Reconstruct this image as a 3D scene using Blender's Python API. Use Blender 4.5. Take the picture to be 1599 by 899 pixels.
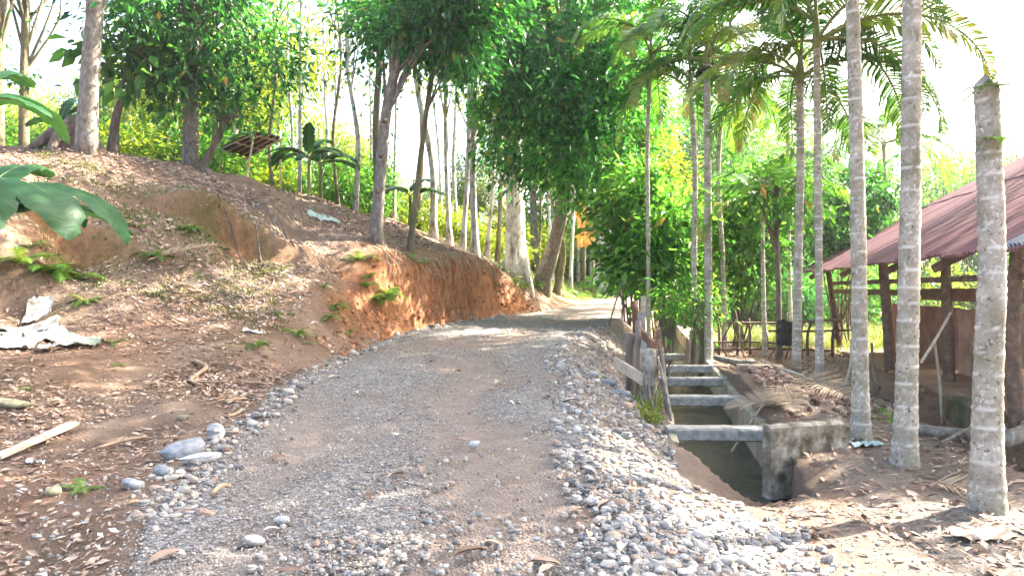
import bpy, math, random
import numpy as np
from mathutils import Vector, Matrix

for _o in list(bpy.data.objects):
    bpy.data.objects.remove(_o, do_unlink=True)
SC = bpy.context.scene
COL = SC.collection
R = math.radians
rng = np.random.default_rng(7)
random.seed(7)

# ------------------------------------------------------------------ camera, sky, sun, exposure
F = 1150.0            # focal length in photograph pixels (1599 wide)
CAMZ = 1.6
cam_d = bpy.data.cameras.new('camera'); cam_d.lens = 36 * F / 1599; cam_d.sensor_width = 36
cam_d.clip_start = 0.05; cam_d.clip_end = 3000
cam = bpy.data.objects.new('camera', cam_d); COL.objects.link(cam)
cam.location = (0, 0, CAMZ); cam.rotation_euler = (R(90), 0, 0)
SC.camera = cam

SUN_AZ, SUN_EL = 62.0, 41.0      # degrees clockwise from the view direction, above the horizon
sdir = np.array([math.sin(R(SUN_AZ)) * math.cos(R(SUN_EL)), math.cos(R(SUN_AZ)) * math.cos(R(SUN_EL)), math.sin(R(SUN_EL))])
world = bpy.data.worlds.new('World'); SC.world = world; world.use_nodes = True
wn = world.node_tree.nodes; wl = world.node_tree.links
sky = wn.new('ShaderNodeTexSky'); sky.sky_type = 'NISHITA'; sky.sun_disc = False
sky.sun_elevation = R(SUN_EL); sky.sun_rotation = R(SUN_AZ)
sky.air_density = 1.0; sky.dust_density = 6.0; sky.ozone_density = 0.6
wn['Background'].inputs['Strength'].default_value = 0.15
wl.new(sky.outputs[0], wn['Background'].inputs['Color'])
sun_d = bpy.data.lights.new('sun', 'SUN'); sun_d.energy = 5.0; sun_d.angle = R(0.5); sun_d.color = (1, 0.93, 0.82)
sun = bpy.data.objects.new('sun', sun_d); COL.objects.link(sun)
sun.rotation_euler = Vector((-sdir[0], -sdir[1], -sdir[2])).to_track_quat('-Z', 'Y').to_euler()
SC.view_settings.view_transform = 'Standard'; SC.view_settings.look = 'None'
SC.view_settings.gamma = 1.0; SC.view_settings.exposure = 2.9
SC.cycles.use_denoising = True
SC.cycles.max_bounces = 8; SC.cycles.diffuse_bounces = 4; SC.cycles.transmission_bounces = 6

# ------------------------------------------------------------------ helpers
def P(px, py, d):
    """point that the photograph shows at (px, py), d metres ahead of the camera"""
    return np.array([(px - 799.5) / F * d, d, CAMZ - (py - 449.5) / F * d])

def smooth(t):
    t = np.clip(t, 0, 1); return t * t * (3 - 2 * t)

_tab = rng.random((256, 256))
def vnoise(x, y):
    x = np.asarray(x, float); y = np.asarray(y, float)
    xi = np.floor(x).astype(int); yi = np.floor(y).astype(int)
    fx = smooth(x - xi); fy = smooth(y - yi)
    a = _tab[xi & 255, yi & 255]; b = _tab[(xi + 1) & 255, yi & 255]
    c = _tab[xi & 255, (yi + 1) & 255]; d = _tab[(xi + 1) & 255, (yi + 1) & 255]
    return (a + (b - a) * fx) * (1 - fy) + (c + (d - c) * fx) * fy
def fbm(x, y, o=4):
    v = 0; a = .5; f = 1.0
    for i in range(o):
        v = v + a * (vnoise(np.asarray(x) * f + 13.7 * i, np.asarray(y) * f + 7.3 * i) - .5); a *= .5; f *= 2.03
    return v                                  # about -0.45..0.45

def link(o): COL.objects.link(o); return o

def mesh_np(name, V, faces, mat=None, smooth_sh=False, attrs=None):
    """faces: one (M,k) array or a list of such arrays"""
    if not isinstance(faces, list): faces = [faces]
    faces = [np.asarray(f, dtype=np.int32) for f in faces if len(f)]
    V = np.asarray(V, dtype=np.float32)
    me = bpy.data.meshes.new(name)
    me.vertices.add(len(V)); me.vertices.foreach_set('co', V.ravel())
    nl = sum(f.size for f in faces); nf = sum(len(f) for f in faces)
    me.loops.add(nl); me.polygons.add(nf)
    me.loops.foreach_set('vertex_index', np.concatenate([f.ravel() for f in faces]))
    tot = np.concatenate([np.full(len(f), f.shape[1], np.int32) for f in faces])
    st = np.concatenate([[0], np.cumsum(tot)[:-1]]).astype(np.int32)
    me.polygons.foreach_set('loop_start', st); me.polygons.foreach_set('loop_total', tot)
    me.polygons.foreach_set('use_smooth', np.full(nf, smooth_sh))
    if attrs:
        for k, v in attrs.items():
            a = me.attributes.new(k, 'FLOAT', 'POINT'); a.data.foreach_set('value', np.asarray(v, dtype=np.float32))
    me.update(calc_edges=True)
    if mat: me.materials.append(mat)
    return me

def tagit(o, label=None, cat=None, group=None, kind=None):
    if label: o['label'] = label
    if cat: o['category'] = cat
    if group: o['group'] = group
    if kind: o['kind'] = kind
    return o

def thing(name, label, cat, loc=(0, 0, 0), rz=0.0, group=None):
    o = link(bpy.data.objects.new(name, None)); o.empty_display_size = .1
    o.location = [float(c) for c in loc]; o.rotation_euler = (0, 0, rz)
    return tagit(o, label, cat, group)

def place(name, me, parent=None, loc=(0, 0, 0), rot=(0, 0, 0), scale=1.0):
    o = link(bpy.data.objects.new(name, me))
    o.location = [float(c) for c in loc]; o.rotation_euler = [float(c) for c in rot]
    o.scale = (scale,) * 3 if np.isscalar(scale) else scale
    if parent: o.parent = parent
    return o

def part(parent, name, VF, mat, sm=False, attrs=None):
    """a part given in world coordinates under an unrotated root (or root > part at its origin)"""
    V, Fc = VF
    off = np.array(parent.location)
    if parent.parent: off = off + np.array(parent.parent.location)
    return place(name, mesh_np(name, np.asarray(V) - off, Fc, mat, sm, attrs), parent)

def solo(name, VF, mat, base, label=None, cat=None, group=None, sm=False, attrs=None, kind=None):
    V, Fc = VF; base = np.asarray(base, float)
    o = place(name, mesh_np(name, np.asarray(V) - base, Fc, mat, sm, attrs), None, base)
    return tagit(o, label, cat, group, kind)

def join(items):
    """[(V, F)] -> one (V, [F])"""
    Vs, Fs, n = [], {}, 0
    for V, Fc in items:
        V = np.asarray(V, float)
        for f in (Fc if isinstance(Fc, list) else [Fc]):
            f = np.asarray(f)
            if len(f): Fs.setdefault(f.shape[1], []).append(f + n)
        Vs.append(V); n += len(V)
    return np.concatenate(Vs), [np.concatenate(v) for v in Fs.values()]

def tube(pts, rad, n=8, cap=True, wob=0.0):
    pts = np.asarray(pts, float); m = len(pts)
    rad = np.full(m, rad) if np.isscalar(rad) else np.asarray(rad, float)
    T = np.gradient(pts, axis=0); T /= np.linalg.norm(T, axis=1)[:, None] + 1e-9
    ref = np.array([0.0, 1, 0]) if abs(T[:, 1]).mean() < .8 else np.array([1.0, 0, 0])
    A = np.cross(T, ref); A /= np.linalg.norm(A, axis=1)[:, None] + 1e-9
    B = np.cross(T, A)
    ang = np.linspace(0, 2 * np.pi, n, endpoint=False)
    rr = rad[:, None] * np.ones(n)[None]
    if wob: rr = rr * (1 + wob * (rng.random((m, n)) - .5) + wob * .8 * np.sin(ang * 3 + rng.random() * 6)[None])
    V = pts[:, None] + rr[..., None] * (np.cos(ang)[None, :, None] * A[:, None] + np.sin(ang)[None, :, None] * B[:, None])
    V = V.reshape(-1, 3)
    i = np.arange(m - 1)[:, None] * n; j = np.arange(n)[None]; j2 = (j + 1) % n
    Q = np.stack([i + j, i + j2, i + n + j2, i + n + j], -1).reshape(-1, 4)
    if not cap: return V, [Q]
    V = np.vstack([V, pts[0], pts[-1]]); c0 = m * n; c1 = c0 + 1
    jj = np.arange(n); jk = (jj + 1) % n
    t0 = np.stack([np.full(n, c0), jk, jj], -1); b = (m - 1) * n
    t1 = np.stack([np.full(n, c1), b + jj, b + jk], -1)
    return V, [Q, np.vstack([t0, t1])]

def curve(ctrl, n=12):
    """Catmull-Rom through the control points"""
    c = np.asarray(ctrl, float)
    if len(c) == 2: return c[0] + (c[1] - c[0]) * np.linspace(0, 1, n)[:, None]
    c = np.vstack([2 * c[0] - c[1], c, 2 * c[-1] - c[-2]])
    out = []
    t = np.linspace(0, len(c) - 3, n)
    for q in t:
        k = min(int(q), len(c) - 4); u = q - k
        p0, p1, p2, p3 = c[k:k + 4]
        out.append(.5 * (2 * p1 + (p2 - p0) * u + (2 * p0 - 5 * p1 + 4 * p2 - p3) * u * u + (3 * p1 - p0 - 3 * p2 + p3) * u ** 3))
    return np.array(out)

def box(c, e1, e2, e3, cuts=1, jit=0.0, bev=0.0):
    """box round c with half-edge vectors e1,e2,e3, chamfered by bev along e1"""
    c, e1, e2, e3 = [np.asarray(v, float) for v in (c, e1, e2, e3)]
    l2 = np.linalg.norm(e2); l3 = np.linalg.norm(e3)
    bev = max(bev, min(l2, l3) * .08); a = 1 - bev / l2; b = 1 - bev / l3
    ring = [(1, b), (a, 1), (-a, 1), (-1, b), (-1, -b), (-a, -1), (a, -1), (1, -b)]
    V = []
    for k in range(cuts + 1):
        t = -1 + 2 * k / cuts
        for (p, q) in ring:
            V.append(c + e1 * t + e2 * p + e3 * q + (rng.random(3) - .5) * 2 * jit)
    Q = []
    for k in range(cuts):
        for j in range(8):
            j2 = (j + 1) % 8
            Q.append([k * 8 + j, k * 8 + j2, k * 8 + 8 + j2, k * 8 + 8 + j])
    n = cuts * 8
    return np.array(V), [np.array(Q)[:, ::-1], np.array([[0, 1, 2, 3, 4, 5, 6, 7], [n + 7, n + 6, n + 5, n + 4, n + 3, n + 2, n + 1, n]])]

def beam(p, q, w, h, cuts=5, jit=0.0, bev=0.0):
    p = np.asarray(p, float); q = np.asarray(q, float)
    e = (q - p) / 2; u = e / np.linalg.norm(e)
    up = np.array([0, 0, 1.0]) if abs(u[2]) < .9 else np.array([0, 1.0, 0])
    s = np.cross(u, up); s /= np.linalg.norm(s); t = np.cross(s, u)
    return box((p + q) / 2, e, s * w / 2, t * h / 2, cuts, jit, bev)

def grid_faces(nr, nc, off=0):
    i, j = np.meshgrid(np.arange(nr - 1), np.arange(nc - 1), indexing='ij'); a = (i * nc + j).ravel() + off
    return np.stack([a, a + 1, a + nc + 1, a + nc], -1)

def unit(v): return v / (np.linalg.norm(v, axis=-1, keepdims=True) + 1e-9)

def leaves(C, D, L, wr=.4, fold=.25):
    """folded pointed leaves: base C, direction D, length L -> V(4N), tris(2N)"""
    n = len(C); D = unit(D)
    S = unit(np.cross(D, rng.normal(size=(n, 3)) + np.array([0, 0, 2.5]))); N = np.cross(S, D)
    L = np.broadcast_to(np.asarray(L, float), (n,))[:, None]
    m = C + D * L * .45
    V = np.stack([C, m + S * L * wr * .5 + N * L * fold * .3, C + D * L - N * L * .12, m - S * L * wr * .5 + N * L * fold * .3], 1).reshape(-1, 3)
    b = np.arange(n)[:, None] * 4
    return V, [np.vstack([b + [0, 1, 2], b + [0, 2, 3]])]

# ------------------------------------------------------------------ materials
def new_mat(name):
    m = bpy.data.materials.new(name); m.use_nodes = True
    nt = m.node_tree; b = nt.nodes['Principled BSDF']
    return m, nt, b
def nd(nt, t, **kw):
    n = nt.nodes.new(t)
    for k, v in kw.items(): setattr(n, k, v)
    return n
def ramp(nt, src, stops):
    r = nd(nt, 'ShaderNodeValToRGB'); e = r.color_ramp.elements
    while len(e) < len(stops): e.new(.5)
    for q, (p, c) in zip(e, stops):
        q.position = p; q.color = (*c, 1) if len(c) == 3 else c
    nt.links.new(src, r.inputs[0]); return r.outputs[0]
def noise(nt, scale, detail=4, rough=.6, vec=None, stretch=None):
    n = nd(nt, 'ShaderNodeTexNoise'); n.inputs['Scale'].default_value = scale
    n.inputs['Detail'].default_value = detail; n.inputs['Roughness'].default_value = rough
    tc = nd(nt, 'ShaderNodeTexCoord'); v = tc.outputs['Object'] if vec is None else vec
    if stretch:
        mp = nd(nt, 'ShaderNodeMapping'); mp.inputs['Scale'].default_value = stretch
        nt.links.new(v, mp.inputs[0]); v = mp.outputs[0]
    nt.links.new(v, n.inputs['Vector']); return n.outputs['Fac']
def mix(nt, fac, a, b, mode='MIX'):
    m = nd(nt, 'ShaderNodeMix', data_type='RGBA', blend_type=mode)
    for s, v in ((m.inputs[0], fac), (m.inputs[6], a), (m.inputs[7], b)):
        if isinstance(v, (int, float)): s.default_value = v
        elif isinstance(v, tuple): s.default_value = (*v, 1)
        else: nt.links.new(v, s)
    return m.outputs[2]
def attr(nt, name):
    a = nd(nt, 'ShaderNodeAttribute'); a.attribute_name = name; return a.outputs['Fac']
def bump(nt, b, h, strength=.4, dist=.02):
    n = nd(nt, 'ShaderNodeBump'); n.inputs['Strength'].default_value = strength; n.inputs['Distance'].default_value = dist
    nt.links.new(h, n.inputs['Height']); nt.links.new(n.outputs[0], b.inputs['Normal'])
def vary(nt, col, amt=.35):
    """object-to-object brightness variation"""
    oi = nd(nt, 'ShaderNodeObjectInfo'); mr = nd(nt, 'ShaderNodeMapRange')
    mr.inputs[3].default_value = 1 - amt; mr.inputs[4].default_value = 1 + amt
    nt.links.new(oi.outputs['Random'], mr.inputs[0])
    return mix(nt, 1.0, col, mr.outputs[0], 'MULTIPLY')

def mat_simple(name, stops, scale=8, rough=.85, bmp=.4, bd=.01, stretch=None, ov=0.0, spec=.3, metal=0.0):
    m, nt, b = new_mat(name)
    h = noise(nt, scale, 6, .65, stretch=stretch)
    c = ramp(nt, h, stops)
    if ov: c = vary(nt, c, ov)
    nt.links.new(c, b.inputs['Base Color']); b.inputs['Roughness'].default_value = rough
    b.inputs['Specular IOR Level'].default_value = spec; b.inputs['Metallic'].default_value = metal
    h2 = noise(nt, scale * 3.1, 6, .7, stretch=stretch)
    bump(nt, b, h2, bmp, bd); return m

def mat_leaf(name, dark, mid, bright, trans=.45, rough=.32, tcol=None, ov=.2, spec=.35):
    m, nt, b = new_mat(name)
    t = attr(nt, 'tone')
    c = vary(nt, ramp(nt, t, [(.1, dark), (.5, mid), (.9, bright), (.93, bright), (1, (.3, .2, .06))]), ov)
    nt.links.new(c, b.inputs['Base Color']); b.inputs['Roughness'].default_value = rough
    b.inputs['Specular IOR Level'].default_value = spec
    tr = nd(nt, 'ShaderNodeBsdfTranslucent')
    tint = mix(nt, 1.0, c, tcol or (1.5, 1.35, .5), 'MULTIPLY'); nt.links.new(tint, tr.inputs[0])
    ms = nd(nt, 'ShaderNodeMixShader'); ms.inputs[0].default_value = trans
    nt.links.new(b.outputs[0], ms.inputs[1]); nt.links.new(tr.outputs[0], ms.inputs[2])
    if name == 'banana_leaf':
        vn = noise(nt, 1.0, 3, .5, stretch=(70, 2.5, 2.5)); bump(nt, b, vn, .5, .02)
    nt.links.new(ms.outputs[0], nt.nodes['Material Output'].inputs[0]); return m

def mat_tone(name, stops, rough=.8, spec=.3, ov=0.0, bmp=0, bscale=60):
    """colour picked by the per-piece attribute 'tone', with a fine grain"""
    m, nt, b = new_mat(name)
    c = ramp(nt, attr(nt, 'tone'), stops)
    g = noise(nt, bscale, 4, .7)
    gr = ramp(nt, g, [(.25, (.72, .72, .72)), (.75, (1.2, 1.2, 1.2))])
    c = mix(nt, 1.0, c, gr, 'MULTIPLY')
    nt.links.new(c, b.inputs['Base Color']); b.inputs['Roughness'].default_value = rough
    b.inputs['Specular IOR Level'].default_value = spec
    if bmp: bump(nt, b, g, bmp, .01)
    return m

STONE_STOPS = [(0, (0.096, 0.087, 0.079)), (0.22, (0.21, 0.197, 0.178)), (0.45, (0.325, 0.302, 0.275)), (0.62, (0.382, 0.335, 0.279)), (0.74, (0.306, 0.202, 0.145)), (0.84, (0.401, 0.357, 0.301)), (1, (0.554, 0.509, 0.454))]
M = {}
def mat_stone_obj():
    m, nt, b = new_mat('river_stone')
    oi = nd(nt, 'ShaderNodeObjectInfo')
    c = ramp(nt, oi.outputs['Random'], STONE_STOPS)
    g = noise(nt, 9, 6, .7); c = mix(nt, 1.0, c, ramp(nt, g, [(.2, (.6, .6, .6)), (.8, (1.3, 1.28, 1.25))]), 'MULTIPLY')
    nt.links.new(c, b.inputs['Base Color']); b.inputs['Roughness'].default_value = .75
    bump(nt, b, noise(nt, 30, 5, .7), .35, .02); return m
M['stone'] = mat_stone_obj()
M['gravel'] = mat_tone('gravel', STONE_STOPS, .8)
M['litter'] = mat_tone('dry_leaves', [(0, (.09, .05, .032)), (.3, (.2, .12, .08)), (.6, (.33, .22, .155)), (.85, (.44, .33, .25)), (1, (.62, .54, .45))], .7, bscale=14)
M['leaf_deep'] = mat_leaf('deep_green_leaf', (.016, .075, .026), (.04, .175, .05), (.1, .32, .07), .45, tcol=(1.25, 1.35, .6))
M['leaf_mid'] = mat_leaf('mid_green_leaf', (.034, .115, .025), (.07, .21, .04), (.15, .33, .06), .55, tcol=(1.35, 1.35, .6))
M['leaf_yellow'] = mat_leaf('yellow_green_leaf', (.09, .17, .022), (.19, .285, .036), (.34, .4, .06), .6)
M['leaf_blue'] = mat_leaf('blue_green_leaf', (.018, .06, .024), (.035, .11, .04), (.065, .17, .055), .4)
M['palm_leaf'] = mat_leaf('palm_leaflet', (.022, .085, .028), (.045, .155, .042), (.17, .27, .045), .45)
M['banana_leaf'] = mat_leaf('banana_leaf', (.012, .045, .017), (.022, .07, .026), (.06, .13, .04), .25, .42, (1.3, 1.3, .5), ov=.1, spec=.12)
M['fern'] = mat_leaf('fern_leaf', (.04, .1, .018), (.07, .16, .025), (.13, .22, .035), .4)
M['grass'] = mat_leaf('grass_blade', (.06, .11, .02), (.1, .17, .03), (.2, .22, .06), .4)
M['dry_frond'] = mat_leaf('dry_frond', (.2, .13, .08), (.33, .24, .16), (.48, .38, .27), .25, .7, (1.1, .95, .7))
M['brown_frond'] = mat_leaf('brown_frond', (.25, .12, .04), (.36, .18, .06), (.45, .25, .09), .3, .7, (1.1, .9, .6))

M['bark_grey'] = mat_simple('grey_bark', [(.3, (.085, .075, .06)), (.48, (.18, .155, .13)), (.62, (.26, .235, .2)), (.75, (.4, .375, .34))], 11, .9, .9, .04, (1, 1, .55))
M['bark_brown'] = mat_simple('brown_bark', [(.3, (.06, .045, .035)), (.55, (.14, .105, .08)), (.75, (.26, .22, .18))], 7, .9, .7, .03, (1, 1, .35))
M['bark_pale'] = mat_simple('pale_bark', [(.3, (.1, .085, .065)), (.42, (.28, .25, .21)), (.52, (.54, .51, .46)), (.72, (.74, .72, .67))], 6, .85, .8, .03, (1, 1, .45), .2)
M['bark_moss'] = mat_simple('mossy_bark', [(.3, (.06, .06, .03)), (.5, (.16, .14, .08)), (.7, (.3, .25, .17))], 6, .95, .9, .05, (1, 1, .3))
M['stem_green'] = mat_simple('green_stem', [(.3, (.1, .15, .04)), (.7, (.24, .26, .09))], 6, .6, .2, .01, (1, 1, .3))
M['wood_grey'] = mat_simple('weathered_wood', [(.3, (.07, .055, .042)), (.55, (.17, .14, .115)), (.75, (.3, .26, .22))], 11, .85, .5, .008, (1, 1, .25), .25)
M['wood_brown'] = mat_simple('brown_timber', [(.3, (.06, .038, .028)), (.55, (.13, .085, .06)), (.75, (.22, .15, .11))], 9, .85, .5, .008, None, .25)
M['wood_pale'] = mat_simple('pale_board', [(.3, (.3, .24, .17)), (.6, (.48, .4, .3)), (.8, (.6, .53, .42))], 9, .8, .4, .006, (.4, 1, 1), .2)
M['concrete'] = mat_simple('aged_concrete', [(.34, (.06, .055, .035)), (.46, (.17, .145, .105)), (.56, (.3, .265, .215)), (.68, (.45, .42, .37))], 5.5, .92, .8, .02)
M['beam_concrete'] = mat_simple('beam_concrete', [(.3, (.13, .12, .1)), (.5, (.3, .285, .255)), (.72, (.46, .44, .41))], 8, .9, .8, .015, None, .12)
M['clod'] = mat_simple('brown_husk', [(.3, (.1, .05, .03)), (.55, (.22, .12, .075)), (.75, (.34, .2, .13))], 8, .95, .6, .02, None, .3)
M['dark'] = mat_simple('dark_sheet_and_hole', [(.3, (.012, .012, .013)), (.7, (.035, .033, .032))], 6, .8, .3, .01)
M['root'] = mat_simple('root_bark', [(.3, (.2, .13, .08)), (.7, (.42, .3, .2))], 12, .9, .5, .01, None, .2)
M['fruit'] = mat_simple('palm_fruit', [(.3, (.03, .03, .02)), (.7, (.09, .08, .04))], 12, .6, .2)
# ------------------------------------------------------------------ the lie of the land
def lerpf(xs, ys): return lambda v: np.interp(v, xs, ys)
road_z = lerpf([-12, 0, 5, 23, 26, 30, 38, 60, 200], [-.3, 0, .17, .8, .84, 1.03, 1.3, 1.8, 4])
_xl0 = lerpf([-12, 0, 3, 5.3, 9.2, 13.6, 17.5, 19.4, 23, 27, 33, 40, 60, 200], [-1.0, -1.3, -1.65, -2.5, -2.96, -2.85, -2.4, -1.68, 0, 2, 4, 5.8, 14, 80])
_xr0 = lerpf([-12, 0, 5.9, 9.7, 14, 18, 20.4, 24, 28, 33, 40, 60, 200], [.55, .6, .72, .84, 1.0, 2.1, 2.84, 4.2, 5.2, 6.6, 8.6, 17, 84])
def xl(y): return (_xl0(y) + _xl0(y - .8) + _xl0(y + .8)) / 3 + .2 * fbm(np.asarray(y) * .9, np.asarray(y) * 0 + 3.3, 3) + .22 * fbm(np.asarray(y) * 3.1, np.asarray(y) * 0 + 1.3, 4) * (np.asarray(y) < 10)
def xr(y): return (_xr0(y) + _xr0(y - .8) + _xr0(y + .8)) / 3 + .22 * fbm(np.asarray(y) * .8, np.asarray(y) * 0 + 9.1, 3)
def xd(y): return 1.9 + .18 * (np.asarray(y) - 8.5)         # left lip of the ditch
DW = 1.0                                                     # its clear width
def xp(y): return 3.8 + .2 * (np.asarray(y) - 5.75)          # line of the palms

_hp = [P(*a) for a in [
    (0, 899, 4.0), (-300, 880, 4.0), (235, 760, 5.3), (0, 760, 5.4), (-300, 740, 5.6), (430, 610, 9.4), (0, 680, 6.8), (150, 640, 7.6),
    (300, 600, 8.8), (0, 600, 8.6), (-250, 600, 8.4), (480, 560, 11.2), (400, 540, 11.3), (150, 540, 10.5), (0, 540, 10), (300, 500, 12),
    (0, 470, 11.5), (150, 470, 12), (400, 470, 13), (250, 425, 13), (100, 415, 12.5), (0, 400, 11.6), (-200, 380, 11), (380, 415, 14.2),
    (260, 385, 13.6), (330, 380, 14), (300, 318, 14.5), (410, 368, 15.4), (430, 322, 16.2), (420, 300, 16.8), (250, 270, 16), (200, 330, 14),
    (130, 330, 13.6), (50, 330, 12.6), (130, 222, 15.6), (0, 240, 14.2), (-200, 220, 14), (300, 248, 18.6), (385, 264, 19.6), (480, 330, 18), (450, 385, 16),
    (540, 327, 20), (587, 374, 17.2), (480, 396, 15.4), (530, 382, 16.4), (560, 452, 15.4), (500, 450, 14.2), (440, 505, 12.6), (520, 515, 13.3),
    (560, 490, 14.6), (620, 388, 18.2), (655, 396, 19.2), (700, 390, 21.2), (750, 403, 23.0), (795, 428, 24.9), (640, 352, 24), (700, 378, 25), (780, 402, 29),
    (850, 448, 29), (900, 455, 35), (880, 462, 29), (600, 338, 30)]]
_hp += [np.array(a, float) for a in [(-13, 23, 4.6), (-8, 23, 4.3), (-4.5, 26, 4.1), (-20, 24, 6), (-15, 35, 5.2), (-8, 40, 4.6), (0, 45, 3.2), (-25, 55, 7),
    (-45, 25, 9), (-45, 5, 7), (-14, 6, 1.8), (-12, 0, .8), (-6, -5, 0), (-25, -8, 3), (5, 60, 3.5), (-20, 100, 9), (-60, 80, 14), (30, 100, 5), (-9, 10, 1.35), (-16, 12, 3.6), (-20, 17, 5.6)]]
_hp = np.array(_hp)
def _k(A, B): return np.sqrt(((A[:, None] - B[None]) ** 2).sum(-1) + .02)
_n = len(_hp); _A = np.zeros((_n + 3, _n + 3)); _A[:_n, :_n] = _k(_hp[:, :2], _hp[:, :2]) - np.eye(_n) * .02
_A[:_n, _n] = 1; _A[:_n, _n + 1:] = _hp[:, :2]; _A[_n:, :_n] = _A[:_n, _n:].T
_w = np.linalg.solve(_A, np.concatenate([_hp[:, 2], [0, 0, 0]]))
def hill(x, y):
    q = np.stack([np.ravel(x), np.ravel(y)], -1); out = np.empty(len(q))
    for i in range(0, len(q), 40000):
        s = q[i:i + 40000]; out[i:i + 40000] = _k(s, _hp[:, :2]) @ _w[:_n] + _w[_n] + s @ _w[_n + 1:]
    return out.reshape(np.shape(x))
cut_w = lerpf([-12, 0, 9, 12, 14.5, 16.4, 17.6, 23, 26, 40, 60], [1.5, 1.5, 1.2, 1.1, .9, .7, .5, .6, 1.4, 2, 4])

def bump2(x, y, cx, cy, rx, ry, h, rot=0):
    c, s = math.cos(rot), math.sin(rot); u = ((x - cx) * c + (y - cy) * s) / rx; v = (-(x - cx) * s + (y - cy) * c) / ry
    return h * np.exp(-(u * u + v * v))

def H(x, y, road_sunk=True, micro=True):
    """ground height"""
    x = np.asarray(x, float); y = np.asarray(y, float)
    zr = road_z(y); L = xl(y); Rr = xr(y)
    rough = fbm(x * 1.3, y * 1.3, 5) * .14 + fbm(x * .35, y * .35, 3) * .1
    hz = 14 * np.tanh(hill(x, y) / 14) + fbm(x * .9 + 5, y * .9, 5) * .3
    s = L - x
    flute = .34 * np.abs(fbm(x * 2.2 + y * 4.0, y * 1.2, 4)) * smooth((y - 15) / 3) * smooth((27 - y) / 3)
    t = smooth((s + .1 - flute * 1.5 + .16 * fbm(x * 7 + y * 3, y * 6, 3) * smooth((y - 13) / 3)) / cut_w(y)) ** .8
    ysc = 14.75 + .3 * (x + 5.9) + .5 * fbm(x * 1.1, y * 0 + 2, 3)
    hz = hz + .75 * (smooth((y - ysc) / .3 + .5) - .5) * np.exp(-((x + 5.7) / 1.5) ** 2) * np.exp(-((y - ysc) / .9) ** 2)
    ys2 = 12.9 + .2 * (x + 8) + .4 * fbm(x * 1.1, y * 0 + 8, 3)
    hz = hz + .5 * (smooth((y - ys2) / .3 + .5) - .5) * np.exp(-((x + 8.0) / 1.6) ** 2) * np.exp(-((y - ys2) / .9) ** 2)
    hz = hz + fbm(x * .45 + 20, y * .45, 3) * .5 * smooth((s - 1.5) / 2)
    left = zr + (hz - zr) * t + rough * smooth(s / .6) * .6
    flat = fbm(x * .5, y * .5, 4) * .12 + .004 * np.maximum(0, y - 25) + .9 * smooth((x - 30) / 40)
    flat = flat + bump2(x, y, 3.95, 11.4, .8, 2.0, .34, -.18) + bump2(x, y, 3.75, 9.4, .5, .8, .12)
    flat = flat - .12 * smooth((x - 2.4) / .4) * smooth((7.4 - y) / .8) * smooth((4.4 - x) / .6)
    flat = flat - bump2(x, y, 2.15, 6.75, .5, .8, .34, -.2)
    q = x - xp(y)
    flat = flat - .5 * smooth((q - .55 + .25 * fbm(y * 1.1, x, 3)) / .45) * smooth((1.9 - q + .3 * fbm(y, x * 1.2 + 4, 3)) / .35) * smooth((y - 4) / 1.5) * smooth((12.5 - y) / 2)
    flat = flat - .1 * smooth((q - 1.5) / .6) * smooth((20 - y) / 4)
    u = x - Rr
    right = zr + (flat + rough * .35 - zr) * smooth(u / 1.05) - .03 * smooth(u / .2)
    z = np.where(s > 0, left, np.where(u > 0, right, zr))
    if micro:
        inr = np.clip(np.minimum(-s, -u) / .3, 0, 1)
        z = z + fbm(x * 3.1, y * 3.1, 4) * .05 * (1 - .6 * inr)
    if road_sunk: z = z - .07 * smooth(np.minimum(-s, -u) / .15)
    e = x - xd(y)
    ymin = 7.75 - (x - 1.8) * 2.0
    inside = ((e > -.05) & (e < DW + .08) & (y < 40)) * smooth((y - np.maximum(6.2, ymin) + .1 * fbm(x * 3, y * 3, 3)) / .45)
    z = z * (1 - inside) + np.minimum(z, -.95) * inside
    return z

def Hs(x, y):
    """surface incl. the road sheet"""
    return np.maximum(H(x, y, True), np.where((np.asarray(x) > xl(y)) & (np.asarray(x) < xr(y)), H(x, y, False) + .0, -9))
def h1(x, y): return float(Hs(np.array([x]), np.array([y]))[0])
def G(px, d, dz=0.0):
    """ground point under photograph column px at d metres"""
    x = (px - 799.5) / F * d; return np.array([x, d, h1(x, d) + dz])

def spaced(segs):
    out = []
    for a, b, st in segs: out.append(np.linspace(a, b, max(1, int(round((b - a) / st))), endpoint=False))
    return np.concatenate(out + [[segs[-1][1]]])
gx = spaced([(-110, -70, 10), (-70, -22, 2), (-22, -10, .35), (-10, -6, .12), (-6, 6, .06), (6, 9, .12), (9, 22, .35), (22, 80, 2), (80, 120, 10)])
gy = spaced([(-25, -6, 2), (-6, 2, .35), (2, 20, .06), (20, 27, .1), (27, 45, .4), (45, 90, 2), (90, 150, 12)])
GX, GY = np.meshgrid(gx, gy)
GZ = H(GX, GY)
V = np.stack([GX, GY, GZ], -1).reshape(-1, 3)
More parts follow.
